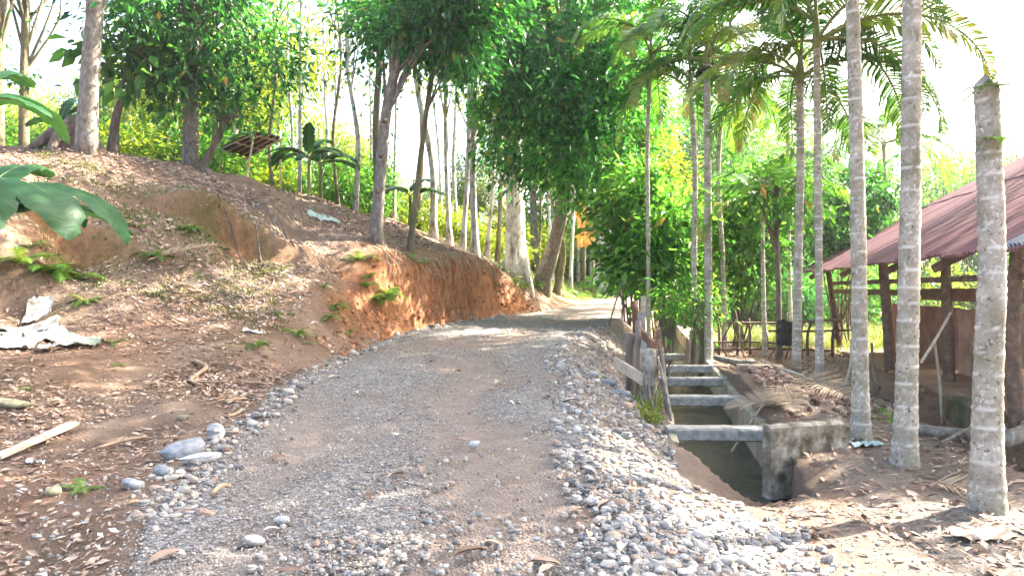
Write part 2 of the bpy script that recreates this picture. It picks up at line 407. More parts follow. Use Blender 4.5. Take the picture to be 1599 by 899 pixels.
# true soil colours: red clay where the bank is freshly cut, moss on its older faces
sl = np.hypot(np.gradient(GZ, axis=1) / np.gradient(GX, axis=1), np.gradient(GZ, axis=0) / np.gradient(GY, axis=0))
steep = np.clip((sl - .7) / .9, 0, 1)
dl = xl(GY) - GX
cutm = smooth((GY - 13.2) / 2.2) * smooth((25.4 - GY) / 2) * smooth((1.3 - dl) / .6) * (dl > -.1)
nose = smooth((GY - 9.5) / 2) * smooth((16 - GY) / 2) * smooth((2.2 - dl) / 1.2) * (dl > -.1) * .3
patch = np.clip(fbm(GX * .55 + 31, GY * .55, 4) * 3 + .05, 0, 1) * (dl > .2) * .3
red = np.clip(cutm * (.35 + steep) + nose * (.5 + fbm(GX * 2, GY * 2, 3)) + patch, 0, 1)
red = np.clip(red + .5 * smooth((GX - xp(GY) - 1.2) / .6) * (GY < 16), 0, 1)
scarp = np.exp(-(((GX + 5.7) / 1.6) ** 2 + ((GY - 14.6 - .3 * (GX + 5.9)) / .6) ** 2)) + np.exp(-(((GX + 8) / 1.6) ** 2 + ((GY - 12.8) / .6) ** 2))
red = np.clip(red + scarp * steep * .8, 0, 1)
moss = np.clip(scarp * (.5 + 1.6 * fbm(GX * 1.6, GY * 1.6, 3)) * 1.3 + np.clip(fbm(GX * .7 + 3, GY * .7 + 50, 4) * 2.5 - .3, 0, .5) * (dl > .3), 0, 1)
grassy = smooth((GY - 19) / 8) * (GX > xd(GY) + 1.5) + smooth((GY - 27) / 8) * (GX < xl(GY))
grey = smooth((GX - xr(GY) + .3) / .4) * smooth((xr(GY) + 1.4 - GX) / .6) * .5 + smooth((GX - 1.8) / .5) * smooth((6.5 - GY) / 1.0) * .5 + .55 * smooth((GX - xd(GY) - 1.2) / .4) * smooth((xp(GY) + .8 - GX) / .5) * smooth((15 - GY) / 3)

m, nt, b = new_mat('soil')
n1 = noise(nt, 1.1, 7, .65); n2 = noise(nt, 14, 6, .7); n3 = noise(nt, 55, 4, .7)
base = ramp(nt, n1, [(.3, (.17, .112, .076)), (.5, (.27, .188, .135)), (.7, (.37, .275, .205))])
redc = ramp(nt, noise(nt, 4.5, 9, .78, stretch=(1.5, 1.5, .45)), [(.32, (.14, .05, .022)), (.48, (.35, .15, .07)), (.6, (.46, .23, .12)), (.72, (.58, .37, .22))])
c = mix(nt, attr(nt, 'red'), base, redc)
c = mix(nt, attr(nt, 'grey'), c, ramp(nt, n2, [(.3, (.2, .165, .14)), (.7, (.4, .345, .3))]))
mossc = ramp(nt, n2, [(.3, (.05, .07, .015)), (.7, (.16, .16, .045))])
mm = nd(nt, 'ShaderNodeMath', operation='MULTIPLY'); nt.links.new(attr(nt, 'moss'), mm.inputs[0])
nt.links.new(ramp(nt, n2, [(.35, (.2, .2, .2)), (.6, (1, 1, 1))]), mm.inputs[1])
c = mix(nt, mm.outputs[0], c, mossc)
c = mix(nt, attr(nt, 'grassy'), c, ramp(nt, n2, [(.3, (.06, .09, .02)), (.7, (.17, .19, .05))]))
c = mix(nt, 1.0, c, ramp(nt, n3, [(.25, (.55, .55, .55)), (.55, (1, 1, 1)), (.8, (1.35, 1.32, 1.3))]), 'MULTIPLY')
nt.links.new(c, b.inputs['Base Color']); b.inputs['Roughness'].default_value = .95; b.inputs['Specular IOR Level'].default_value = .15
bump(nt, b, noise(nt, 16, 9, .8, stretch=(1, 1, .6)), 1.0, .09)
M['soil'] = m
ground = place('ground', mesh_np('ground', V, grid_faces(len(gy), len(gx)), M['soil'], True,
               dict(red=red.ravel(), moss=moss.ravel(), grassy=np.clip(grassy, 0, 1).ravel(), grey=np.clip(grey, 0, 1).ravel())))
tagit(ground, 'brown earth hillside and yard with a red clay cut bank', 'ground', kind='structure')

# ------------------------------------------------------------------ the gravel road
def dirtf(x, y):
    """bare-earth share of the road: wheel tracks and worn patches"""
    mid = (xl(y) + xr(y)) / 2
    tr = np.exp(-((x - mid - .55) / .28) ** 2) + np.exp(-((x - mid + .9) / .3) ** 2) * .8
    return np.clip(.42 + .9 * tr * (.55 + 1.5 * fbm(x * .5, y * .22, 3)) + 2.6 * fbm(x * 1.1 + 40, y * .6, 4), 0, 1)
ry = spaced([(-6, 2, .4), (2, 16, .07), (16, 27, .12), (27, 60, .6), (60, 120, 5)])
rt = np.linspace(0, 1, 64)
RX = xl(ry)[:, None] - .06 + (xr(ry) - xl(ry) + .12)[:, None] * rt[None]; RY = np.repeat(ry[:, None], 64, 1)
RZ = H(RX, RY, False) + .012 - .06 * smooth((np.abs(rt - .5) - .47) / .03)[None]
RZ = RZ - .045 * dirtf(RX, RY) + fbm(RX * 9, RY * 9, 3) * .012
m, nt, b = new_mat('road_gravel')
vo = nd(nt, 'ShaderNodeTexVoronoi'); vo.inputs['Scale'].default_value = 48; tc = nd(nt, 'ShaderNodeTexCoord'); nt.links.new(tc.outputs['Object'], vo.inputs['Vector'])
sepc = nd(nt, 'ShaderNodeSeparateColor'); nt.links.new(vo.outputs['Color'], sepc.inputs[0])
peb = ramp(nt, sepc.outputs[0], [(0, (.06, .055, .05)), (.5, (.155, .142, .13)), (.85, (.26, .24, .22)), (1, (.39, .365, .34))])
dc = ramp(nt, noise(nt, 4, 6, .7), [(.3, (.18, .135, .106)), (.7, (.28, .222, .18))])
c = mix(nt, attr(nt, 'dirt'), peb, dc)
c = mix(nt, 1.0, c, ramp(nt, noise(nt, 60, 4, .7), [(.25, (.6, .6, .6)), (.55, (1, 1, 1)), (.8, (1.3, 1.3, 1.3))]), 'MULTIPLY')
nt.links.new(c, b.inputs['Base Color']); b.inputs['Roughness'].default_value = .92; b.inputs['Specular IOR Level'].default_value = .2
inv = nd(nt, 'ShaderNodeMath', operation='SUBTRACT'); inv.inputs[0].default_value = 1; nt.links.new(vo.outputs['Distance'], inv.inputs[1])
bump(nt, b, inv.outputs[0], .8, .02)
road = place('gravel_road', mesh_np('gravel_road', np.stack([RX, RY, RZ], -1).reshape(-1, 3), grid_faces(len(ry), 64), m, True, dict(dirt=dirtf(RX, RY).ravel())))
tagit(road, 'grey gravel road climbing and bending right past the red bank', 'road', kind='structure')

# loose stones --------------------------------------------------------------
def stone_mesh(name, nu, nv, flat, seed):
    r = np.random.default_rng(seed); V = [[0, 0, -1]]
    for k in range(1, nv):
        ph = -math.pi / 2 + math.pi * k / nv
        for j in range(nu):
            a = 2 * math.pi * (j + .5 * (k % 2)) / nu; V.append([math.cos(ph) * math.cos(a), math.cos(ph) * math.sin(a), math.sin(ph)])
    V.append([0, 0, 1]); V = np.array(V); n = len(V)
    V *= 1 + .22 * (r.random((n, 1)) - .5)
    for _ in range(3):                                     # a few flat-worn sides
        d = unit(r.normal(size=3)); k = V @ d; V -= np.outer(np.maximum(0, k - .62) * .8, d)
    V *= np.array([.5, .5 * (.62 + .35 * r.random()), .5 * flat])
    T = []; Q = []
    for j in range(nu):
        j2 = (j + 1) % nu; T.append([0, 1 + j2, 1 + j]); T.append([n - 1, n - 1 - nu + j, n - 1 - nu + j2])
        for k in range(nv - 2):
            o = 1 + k * nu; Q.append([o + j, o + j2, o + nu + j2, o + nu + j])
    return V, [np.array(T)] + ([np.array(Q)] if Q else [])
stone_me = []
for k in range(10):
    sv, sf = stone_mesh('stone', 7, 5, .45 + .06 * (k % 5), 100 + k)
    stone_me.append(mesh_np('stone', sv, sf, M['stone'], k % 4 != 0))

def scatter_stones(n, kind):
    """x, y, size of loose stones, denser on the shoulders"""
    out = []
    if kind == 'right':
        y = 3.4 + 15 * rng.random(n) ** 1.5; u = -.35 + 1.5 * rng.beta(1.7, 2.0, n); x = xr(y) + u
    elif kind == 'left':
        y = 4.6 + 18 * rng.random(n) ** 1.8; x = xl(y) + .06 + .15 * np.abs(rng.normal(size=n)) * np.where(rng.random(n) < .35, -.7, 1)
    elif kind == 'front':
        y = 3.5 + 1.7 * rng.random(n); x = .35 + 1.5 * rng.beta(1.6, 1.6, n) + .12 * (y - 3.4)
    else:
        y = 3.2 + 17 * rng.random(n) ** 2; x = xl(y) + (xr(y) - xl(y)) * rng.random(n)
    return x, y
X = []; Y = []; S = []
for kind, n, lo, hi in (('right', 100, .09, .2), ('left', 100, .07, .19), ('front', 85, .085, .16), ('road', 15, .06, .11)):
    x, y = scatter_stones(n, kind); X.append(x); Y.append(y); S.append(lo + (hi - lo) * rng.random(n) ** 2 * (.75 + .25 * np.clip(y / 10, 0, 1)) * (0.8 + .5 * (y > 9)))
X = np.concatenate(X); Y = np.concatenate(Y); S = np.concatenate(S)
Z = Hs(X, Y)
for k in range(len(X)):
    if Z[k] < -.4 or xd(Y[k]) - .1 < X[k] and Y[k] > 6.3: continue
    o = place('stone', stone_me[k % 10], road, (X[k], Y[k], Z[k] + S[k] * .06), (rng.normal() * .25, rng.normal() * .25, rng.random() * 6.28), S[k])

def swarm(base, X, Y, Z, S, tilt=.5):
    """many small copies of one stone shape as one mesh"""
    bv, bf = base; n = len(X); a = rng.random(n) * 6.283; ca, sa = np.cos(a), np.sin(a)
    b2 = rng.normal(size=n) * tilt; cb, sb = np.cos(b2), np.sin(b2)
    v = bv[None] * S[:, None, None] * (1 + .5 * (rng.random((n, 1, 3)) - .5))
    y1 = v[..., 1] * cb[:, None] - v[..., 2] * sb[:, None]; z1 = v[..., 1] * sb[:, None] + v[..., 2] * cb[:, None]; x1 = v[..., 0]
    out = np.stack([x1 * ca[:, None] - y1 * sa[:, None] + X[:, None], x1 * sa[:, None] + y1 * ca[:, None] + Y[:, None], z1 + Z[:, None]], -1)
    m = len(bv); fs = [(np.asarray(f)[None] + np.arange(n)[:, None, None] * m).reshape(-1, f.shape[1]) for f in bf]
    return out.reshape(-1, 3), fs, m
def swarm_part(name, X, Y, S, base, parent, mat, lift=.06, tone=None, kind='stuff'):
    Z = Hs(X, Y); k = (Z > -.5) & ~((X > xd(Y) - .08) & (X < xd(Y) + DW + .2) & (Y > 6.3)); X, Y, Z, S = X[k], Y[k], Z[k], S[k]
    t = rng.beta(1.3, 1.4, len(X)) if tone is None else tone(len(X))
    V, Fs, m = swarm(base, X, Y, Z + S * lift, S)
    o = place(name, mesh_np(name, V, Fs, mat, False, dict(tone=np.repeat(t, m))), parent)
    return tagit(o, kind=kind)
mid_b = stone_mesh('s', 6, 4, .6, 5); small_b = stone_mesh('s', 4, 3, .6, 9); tiny_b = stone_mesh('s', 4, 2, .7, 11)
xs = []; ys = []; ss = []
for kind, n, lo, hi in (('right', 3800, .04, .11), ('left', 950, .03, .095), ('front', 900, .04, .1), ('road', 420, .025, .05)):
    x, y = scatter_stones(n, kind); xs.append(x); ys.append(y); ss.append(lo + (hi - lo) * rng.random(n) ** 1.8)
# pebble drifts in the road, at the bottom of the picture
for cx, cy, rx_, ry_, n in ((-3.2, 5.2, .7, 1.0, 230), (-3.4, 3.9, .6, .5, 90), (-.75, 4.1, .35, .5, 420), (.25, 3.9, .4, .5, 260), (-.6, 5.3, .3, .5, 90), (2.6, 3.9, .7, .5, 240), (-2.7, 4.4, .5, .8, 120)):
    xs.append(cx + rx_ * rng.normal(size=n)); ys.append(np.maximum(3.2, cy + ry_ * rng.normal(size=n))); ss.append(.025 + .045 * rng.random(n) ** 1.7)
swarm_part('loose_stones', np.concatenate(xs), np.concatenate(ys), np.concatenate(ss), mid_b, road, M['gravel'])
n = 60000
y = 3.1 + 20 * rng.random(n) ** 1.9; x = xl(y) - .1 - .45 * (rng.random(n) < .12) * rng.random(n) + (xr(y) - xl(y) + .5) * rng.random(n)
k = rng.random(n) > dirtf(x, y) * .95; x, y = x[k], y[k]
swarm_part('gravel', x, y, (.008 + .016 * rng.random(len(x)) ** 1.8) * (.9 + .05 * np.minimum(y, 14)), small_b, road, M['gravel'], .1)
n = 26000
y = 3.1 + 9 * rng.random(n) ** 1.7; x = -4.6 + 8.4 * rng.random(n); k = (rng.random(n) < np.where(x < xl(y), .25, np.where(x > xr(y), .8, .8))); x, y = x[k], y[k]
swarm_part('fine_gravel', x, y, .008 + .012 * rng.random(len(x)), tiny_b, road, M['gravel'], .2)

n = 900; y = 12.5 + 13 * rng.random(n); x = xl(y) + .02 - .55 * rng.random(n) ** 1.6
swarm_part('soil_clods', x, y, .03 + .13 * rng.random(n) ** 3, mid_b, ground, mat_tone('clay_clod', [(0, (.16, .065, .03)), (.5, (.34, .15, .07)), (1, (.5, .28, .16))], .95), .05)
# ------------------------------------------------------------------ leaf litter on the slope and yard
def litter(name, X, Y, L, tone, parent=None, lift=.012):
    Z = Hs(X, Y); k = (Z > -.7) & ~((X > xd(Y) - .1) & (X < xd(Y) + DW + .22) & (Y > 6.3)); X, Y, Z, L, tone = X[k], Y[k], Z[k], L[k], tone[k]
    e = .06; nx = -(Hs(X + e, Y) - Hs(X - e, Y)) / (2 * e); ny = -(Hs(X, Y + e) - Hs(X, Y - e)) / (2 * e)
    N = unit(np.stack([nx, ny, np.ones_like(nx)], -1)); n = len(X)
    a = rng.random(n) * 6.283; D = np.stack([np.cos(a), np.sin(a), rng.normal(size=n) * .22], -1); D = unit(D - N * ((D * N).sum(-1) - rng.normal(size=n) * .2)[:, None])
    S_ = unit(np.cross(D, N + rng.normal(size=(n, 3)) * .3)); U = np.cross(S_, D)
    C = np.stack([X, Y, Z + lift], -1); Lc = L[:, None]; cu = (rng.random((n, 1)) * .3)
    mid = C + D * Lc * .5; w = (.28 + .2 * rng.random((n, 1))) * Lc
    V = np.stack([C, mid + S_ * w * .5 + U * Lc * cu * .6, C + D * Lc + U * Lc * cu * .5, mid - S_ * w * .5 + U * Lc * cu * .6], 1).reshape(-1, 3)
    bq = np.arange(n)[:, None] * 4
    o = place(name, mesh_np(name, V, [np.vstack([bq + [0, 1, 2], bq + [0, 2, 3]])], M['litter'], False, dict(tone=np.repeat(tone, 4))), parent)
    return o
n = 150000
y = 3.2 + 20 * rng.random(n) ** 1.35; x = xl(y) - .1 - 12.5 * rng.random(n) ** 1.25 * np.clip(.35 + y / 14, .3, 1)
e = .08; slope = np.hypot((H(x + e, y) - H(x - e, y)) / (2 * e), (H(x, y + e) - H(x, y - e)) / (2 * e))
dens = np.clip(.55 + 2.8 * fbm(x * .55 + 70, y * .55, 4), .05, 1) * np.clip(1.5 - slope * .8, .06, 1) * np.where(y < 7, .25 + .75 * smooth((y - 4.5) / 2.5), 1) * smooth((xl(y) - x + .1) / .5 + .12)
dens = dens * np.where((y > 12) & (y < 24) & (xl(y) - x < 1.0), .12, 1)
k = rng.random(n) < dens; x, y = x[k], y[k]; n = len(x)
L = (.025 + .06 * rng.random(n) ** 1.8) * (.8 + .055 * y)
lo = litter('leaf_litter', x, y, L, np.clip(rng.beta(2.0, 1.8, n) + .4 * fbm(x * .8, y * .8, 3), 0, 1))
tagit(lo, 'dry brown fallen leaves carpeting the slope beside the road', 'leaf litter', kind='stuff')
n = 17000
y = 3.6 + 16 * rng.random(n) ** 1.3; x = xd(y) + 1.2 + 4.2 * rng.random(n); x = np.where(y < 7.2, 1.9 + 4 * rng.random(n), x)
k = rng.random(n) < np.clip(.55 + 2 * fbm(x, y, 3), .1, 1); x, y = x[k], y[k]; n = len(x)
lo = litter('leaf_litter', x, y, (.04 + .09 * rng.random(n) ** 1.6), np.clip(rng.beta(2, 2.4, n), 0, 1))
tagit(lo, 'dry leaves and frond scraps strewn on the dirt under the palms', 'leaf litter', kind='stuff')
# single big leaves that lie on the road
leaf_me = []
for k in range(4):
    u = np.linspace(0, 1, 6); w = np.sin(np.pi * u ** .8) * (.16 + .05 * (k % 2)); c = .09 * np.sin(np.pi * u)
    Vl = np.concatenate([np.stack([u - .5, w, c + .07 * (1 + .5 * k * .3) * (w > .05)], -1), np.stack([u - .5, 0 * u, c], -1), np.stack([u - .5, -w, c + .06 * (w > .05)], -1)])
    i = np.arange(5)[:, None]; fl = np.vstack([i + [0, 1, 7, 6], i + [6, 7, 13, 12]])
    t = [.95, .25, .6, .8][k]
    leaf_me.append(mesh_np('dry_leaf', Vl, fl, M['litter'], True, dict(tone=np.full(18, t))))
for k in range(46):
    y = 3.5 + 9 * rng.random() ** 1.4; f = rng.random() ** .8; x = float(xl(y) + (xr(y) - xl(y)) * f)
    place('dry_leaf', leaf_me[k % 4], road, (x, y, h1(x, y) + .012), (rng.normal() * .15, rng.normal() * .15, rng.random() * 6.28), .11 + .1 * rng.random())
# ------------------------------------------------------------------ trees
# openings in the canopy through which the sun reaches the ground: centre, radii, turn, height
GAPS = [(1.5, 5.65, 1.75, .85, -1.1, .1), (2.8, 5.75, 1.4, .45, -.1, 0), (3.1, 4.1, .6, .3, 0, 0), (1.9, 23.2, 2.6, .8, .2, .8), (-2.2, 26, 4, 3, .5, 2.9), (-6, 20.5, 2.0, 1.2, 0, 4.2), (4.9, 21.5, .8, 2.2, -.2, 0)]
def sun_gap(Pn):
    keep = np.ones(len(Pn), bool)
    for cx, cy, rx, ry, rot, z0 in GAPS:
        q = Pn[:, :2] - sdir[None, :2] * ((Pn[:, 2] - z0) / sdir[2])[:, None] - np.array([cx, cy])
        c, s = math.cos(rot), math.sin(rot); u = (q[:, 0] * c + q[:, 1] * s) / rx; v = (-q[:, 0] * s + q[:, 1] * c) / ry
        keep &= ~((u * u + v * v < 1) & (Pn[:, 2] > z0 + 2))
    return keep

def crown(ell, ncl, nleaf, L, wr=.42, spread=.42, droop=.35, gaps=True, tone0=0.0):
    """leaf clumps through a set of ellipsoids (centre, radii) -> V, F, tone, clump centres"""
    vol = np.array([np.prod(r) ** .8 for _, r in ell]); cnt = np.maximum(3, (ncl * vol / vol.sum()).astype(int))
    C = []; O = []
    for (c, r), n in zip(ell, cnt):
        d = unit(rng.normal(size=(n, 3))); rad = .42 + .62 * rng.random((n, 1)) ** .6 + .34 * (rng.random((n, 1)) < .2) * rng.random((n, 1))
        C.append(np.asarray(c) + d * rad * np.asarray(r)); O.append(d)
    C = np.concatenate(C); O = np.concatenate(O); n = len(C)
    sz = spread * (.55 + .9 * rng.random((n, 1)))
    idx = np.repeat(np.arange(n), nleaf)
    off = rng.normal(size=(len(idx), 3)) * np.array([1, 1, .62]) * sz[idx]
    Pn = C[idx] + off
    if gaps:
        k = sun_gap(Pn)
        if k.sum() < len(k) * .3: k[:] = True
        Pn = Pn[k]; idx = idx[k]; off = off[k]
    D = unit(off) * .7 + O[idx] * .45 + rng.normal(size=Pn.shape) * .55 + np.array([0, 0, -droop])
    V, Fc = leaves(Pn, D, L * (.45 + 1.15 * rng.random(len(Pn)) ** 1.3), wr)
    tone = np.where(rng.random(len(Pn)) < .012, 1.0, np.clip(.46 + tone0 + .75 * (rng.random(n)[idx] - .5) + .22 * rng.normal(size=len(Pn)), 0, .9))
    return V, Fc, np.repeat(tone, 4), C

def limbs(trunk_pts, trunk_r, C, n, r0=.05):
    """branches from the upper trunk out to leaf clumps"""
    out = []; m = len(trunk_pts)
    for k in rng.choice(len(C), min(n, len(C)), replace=False):
        j = int(m * (.45 + .5 * rng.random())); j = min(j, m - 1)
        a = trunk_pts[j]; b = C[k]; mid = (a + b) / 2 + np.array([0, 0, .12 * np.linalg.norm(b - a)]) + rng.normal(size=3) * .15
        rr = min(r0, trunk_r[j] * .6)
        out.append(tube(curve([a, mid, b], 7), np.linspace(rr, .012, 7), 5, False))
    return out

def tree(name, label, cat, base, ctrl, r0, r1, ell=None, bark='bark_grey', leaf='leaf_mid', ncl=120, nleaf=60, L=.17, nlimb=14, group=None, nseg=14, sides=10, flare=1.6, wob=.12,
         spread=.42, droop=.35, wr=.42, tone0=0.0, gaps=True, npts=14):
    base = np.asarray(base, float); t = thing(name, label, cat, base, 0, group)
    pts = curve(ctrl, npts); rad = np.linspace(r0, r1, npts); hh = pts[:, 2] - pts[0, 2]
    rad = rad * (1 + (flare - 1) * np.exp(-hh / (r0 * 2.2)))
    pts = pts.copy(); pts[0, 2] -= .25
    items = [tube(pts, rad, sides, True, wob)]
    if ell:
        V, Fc, tone, C = crown(ell, ncl, nleaf, L, wr, spread, droop, gaps, tone0)
        for q in limbs(pts, rad, C, nlimb, r1 * .42 + .008): items.append(q)
        part(t, 'crown', (V, Fc), M[leaf], False, dict(tone=tone))
    part(t, 'trunk', join(items), M[bark], True)
    return t

def at(px, py, d): return P(px, py, d)
gz = lambda p: np.array([p[0], p[1], h1(p[0], p[1])])

# -- the trees one can pick out along the slope
b0 = gz(P(135, 218, 15.6)); tree('tree', 'thick smooth grey trunk at the hilltop beside a dark buttressed stump', 'tree', b0,
     [b0, P(141, 110, 15.6), P(150, 0, 15.6), P(158, -160, 15.6)], .2, .15, [(P(165, -190, 15.6), (2.6, 2.4, 1.7)), (P(185, -5, 16.2), (.9, .9, .6))], 'bark_grey', 'leaf_deep', 110, 60, .19, flare=1.15, sides=14, npts=20)
b0 = gz(P(297, 246, 18.6)); tree('tree', 'grey tree with dense dark crown beside the small lean-to shelter', 'tree', b0,
     [b0, P(300, 150, 18.6), P(305, 40, 18.6), P(310, -60, 18.6)], .2, .12, [(P(325, 60, 18.6), (1.9, 1.8, 1.7)), (P(255, 20, 18.4), (1.2, 1.3, 1.2)), (P(392, 95, 18.8), (1.1, 1.1, .95)), (P(300, -80, 18.6), (2.6, 2.2, 1.6)), (P(270, 120, 19), (.9, 1, .8))],
     'bark_grey', 'leaf_deep', 200, 60, .2, nlimb=30, flare=1.15, tone0=.08)
b0 = gz(P(326, 268, 17.8)); tree('tree', 'short leaning dark trunk with sparse top in front of the lean-to', 'tree', b0,
     [b0, P(316, 262, 17.9), P(340, 215, 18), P(352, 180, 18.1)], .1, .07, [(P(352, 172, 18.1), (.4, .4, .25))], 'bark_brown', 'leaf_blue', 7, 40, .2)
b0 = gz(P(587, 376, 17.2)); nose_tree = tree('tree', 'scarred leaning tree growing on the brow above the red cut bank', 'tree', b0,
     [b0, P(594, 280, 17.2), P(605, 170, 17.2), P(628, 60, 17.2), P(645, -60, 17.2)], .15, .09, [(P(655, 30, 17.1), (1.1, 1.2, .7)), (P(700, -20, 17.2), (1.5, 1.5, 1.0)), (P(590, 30, 19.1), (.8, .9, .55)), (P(720, 70, 17.0), (.55, .7, .4))],
     'bark_grey', 'leaf_deep', 140, 56, .2, nlimb=18, flare=1.35, sides=12, npts=20)
for k, (a, h0) in enumerate(((.3, .7), (2.0, 1.6), (4.2, 2.3))):      # knots on its trunk
    c = np.array(P(590 + k * 5, 300 - 55 * k, 17.2)) + np.array([0.02, -.15, 0])
    part(nose_tree, 'knot', tube(curve([c + [0, .05, 0], c - [0, .02, 0], c - [0, .045, 0]], 4), [.075, .06, .03, .01], 8), M['bark_brown'], True)
b0 = gz(P(640, 378, 19.2)); tree('tree', 'slender crooked tree with lichened bark just behind the scarred leaning tree', 'tree', b0,
     [b0, P(652, 290, 19.2), P(664, 190, 19.2), P(678, 90, 19.2), P(690, 0, 19.2)], .085, .045, [(P(690, 70, 19.1), (.8, .8, .9)), (P(715, 20, 17.2), (.9, .9, .8))], 'bark_moss', 'leaf_deep', 60, 55, .16)
b0 = gz(P(592, 330, 23)); tree('tree', 'dark thin tree wrapped in creeper behind the scarred leaning tree', 'tree', b0,
     [b0, P(587, 200, 23), P(592, 90, 23), P(590, -40, 23)], .12, .09, [(P(592, 150, 23), (.2, .2, 2.6)), (P(595, 20, 23), (.8, .8, .9))], 'bark_moss', 'leaf_deep', 60, 40, .15, spread=.24)
# the big dense tree that hangs over the bend
b0 = gz(P(842, 432, 27)); tree('tree', 'large leaning tree with the dense dark crown hanging over the bend', 'tree', b0,
     [b0, P(862, 390, 26), P(884, 290, 24.5), P(890, 160, 24), P(880, 0, 24)], .26, .15,
     [(P(885, 120, 22.5), (2.2, 2.0, 1.9)), (P(800, 60, 22), (1.7, 1.7, 1.5)), (P(930, 220, 22.5), (1.2, 1.4, 1.4)), (P(850, 230, 22.5), (1.25, 1.3, 1.0)), (P(790, 150, 22), (.9, 1, 1.0)), (P(970, 80, 22.5), (1.0, 1.4, 1.3)), (P(880, -60, 23), (3.0, 2.6, 1.5)), (P(760, -20, 22), (1.3, 1.4, 1.1)), (P(885, 300, 23), (.7, .8, .6)), (P(945, 150, 22), (.9, 1, 1.3)), (P(735, 90, 21.5), (.9, 1, .8)), (P(705, 20, 21.5), (.9, 1, .8)), (P(980, -10, 22.5), (1.2, 1.3, .9)), (P(765, 215, 22), (.5, .6, .7)), (P(800, 280, 22.5), (.45, .6, .55)), (P(1000, 170, 23), (.8, 1, 1.2)), (P(960, 300, 23.5), (.7, .8, .8))],
     'bark_grey', 'leaf_deep', 620, 60, .22, nlimb=70, spread=.4, tone0=.12)
b0 = gz(P(868, 445, 29)); tree('tree', 'bowed mossy trunk at the roadside under the overhanging crown', 'tree', b0,
     [b0, P(880, 400, 29), P(872, 330, 29), P(885, 240, 29)], .13, .08, [(P(890, 250, 29), (1.2, 1.2, .9))], 'bark_moss', 'leaf_mid', 40, 50, .18)
# big pale trunk and its neighbours above the cut
b0 = gz(P(803, 418, 25.5)); big = tree('tree', 'broad pale buttressed trunk standing at the end of the cut bank', 'tree', b0,
     [b0, P(803, 330, 25.5), P(801, 240, 25.5), P(798, 80, 25.5)], .33, .27, [(P(800, 30, 25.5), (1.6, 1.6, 1.2))], 'bark_pale', 'leaf_deep', 70, 50, .18, flare=1.35, sides=18, wob=.16, npts=18)
for a in (-.4, .6, 2.4, 3.6):
    q = b0 + np.array([math.cos(a), math.sin(a), 0]) * .75
    part(big, 'buttress', tube(curve([b0 + [0, 0, 1.0], b0 + (q - b0) * .55 + [0, 0, .35], gz(q) - [0, 0, .1]], 7), [.1, .13, .13, .12, .1, .08, .05], 7), M['bark_pale'], True)
forest = [(555, 322, 23, 545, .09, 'bark_pale'), (530, 318, 25, 520, .07, 'bark_moss'), (615, 335, 27, 618, .08, 'bark_pale'), (676, 350, 25.5, 640, .14, 'bark_pale'), (702, 378, 25, 700, .11, 'bark_pale'), (722, 388, 23.8, 733, .1, 'bark_pale'),
          (742, 396, 23.6, 752, .14, 'bark_pale'), (760, 392, 27, 770, .09, 'bark_pale'), (776, 403, 27.5, 790, .1, 'bark_moss'), (826, 420, 27, 824, .1, 'bark_pale'), (716, 372, 30, 712, .1, 'bark_pale'), (652, 345, 30, 660, .1, 'bark_moss'), (690, 350, 33, 680, .1, 'bark_pale'),
          (912, 446, 36, 915, .08, 'bark_moss'), (890, 440, 34, 905, .09, 'bark_pale'), (862, 430, 36, 850, .1, 'bark_pale'), (840, 432, 31, 846, .08, 'bark_moss'), (878, 446, 33, 882, .07, 'bark_pale'), (902, 450, 40, 898, .09, 'bark_pale'), (925, 452, 34, 930, .06, 'bark_moss'), (948, 450, 40, 952, .1, 'bark_pale'), (468, 300, 24, 470, .08, 'bark_pale'), (430, 290, 23, 428, .07, 'bark_moss'), (448, 300, 30, 452, .08, 'bark_pale'),
          (500, 300, 31, 505, .1, 'bark_pale'), (575, 320, 34, 580, .09, 'bark_pale')]
pale_lab = {'bark_pale': 'slim pale-barked tree', 'bark_moss': 'slim mossy brown-barked tree'}
def slim_zone(px, d): return 'between the lean-to and the scarred leaning tree' if px < 600 else ('standing at the lip of the red cut' if d < 26 else 'in the second row behind the lip of the cut') if px < 803 else 'beyond the broad buttressed trunk, along the bend'
for px, py, d, pt, r, bk in forest:
    b0 = gz(P(px, py, d)); top = P(pt, -40 + 60 * rng.random(), d); m1 = b0 * .68 + top * .32 + rng.normal(size=3) * [.14, .1, 0]; mid = b0 * .35 + top * .65 + rng.normal(size=3) * [.16, .1, 0]
    ctop = P(pt, 60 + 110 * rng.random(), d)
    zn = slim_zone(px, d); tree('tree', pale_lab[bk] + ' ' + zn, 'tree', b0, [b0, m1, mid, top], r * .9, r * .5, [(ctop, (1.0, 1.0, .9)), (top, (1.3, 1.3, 1.0))], bk, 'leaf_yellow' if rng.random() < .7 else 'leaf_mid', 15, 30, .19, nlimb=9, sides=8, wob=.2, group=pale_lab[bk] + 's ' + zn, spread=.5)
b0 = gz(P(936, 430, 38)); tree('tree', 'broad pale ribbed trunk far along the road on the left verge', 'tree', b0, [b0, P(936, 400, 38), P(938, 320, 38), P(940, 200, 38)], .5, .36, [(P(940, 200, 38), (1.8, 1.8, 1.6))], 'bark_pale', 'leaf_deep', 50, 50, .22, sides=16, wob=.25, flare=1.3)
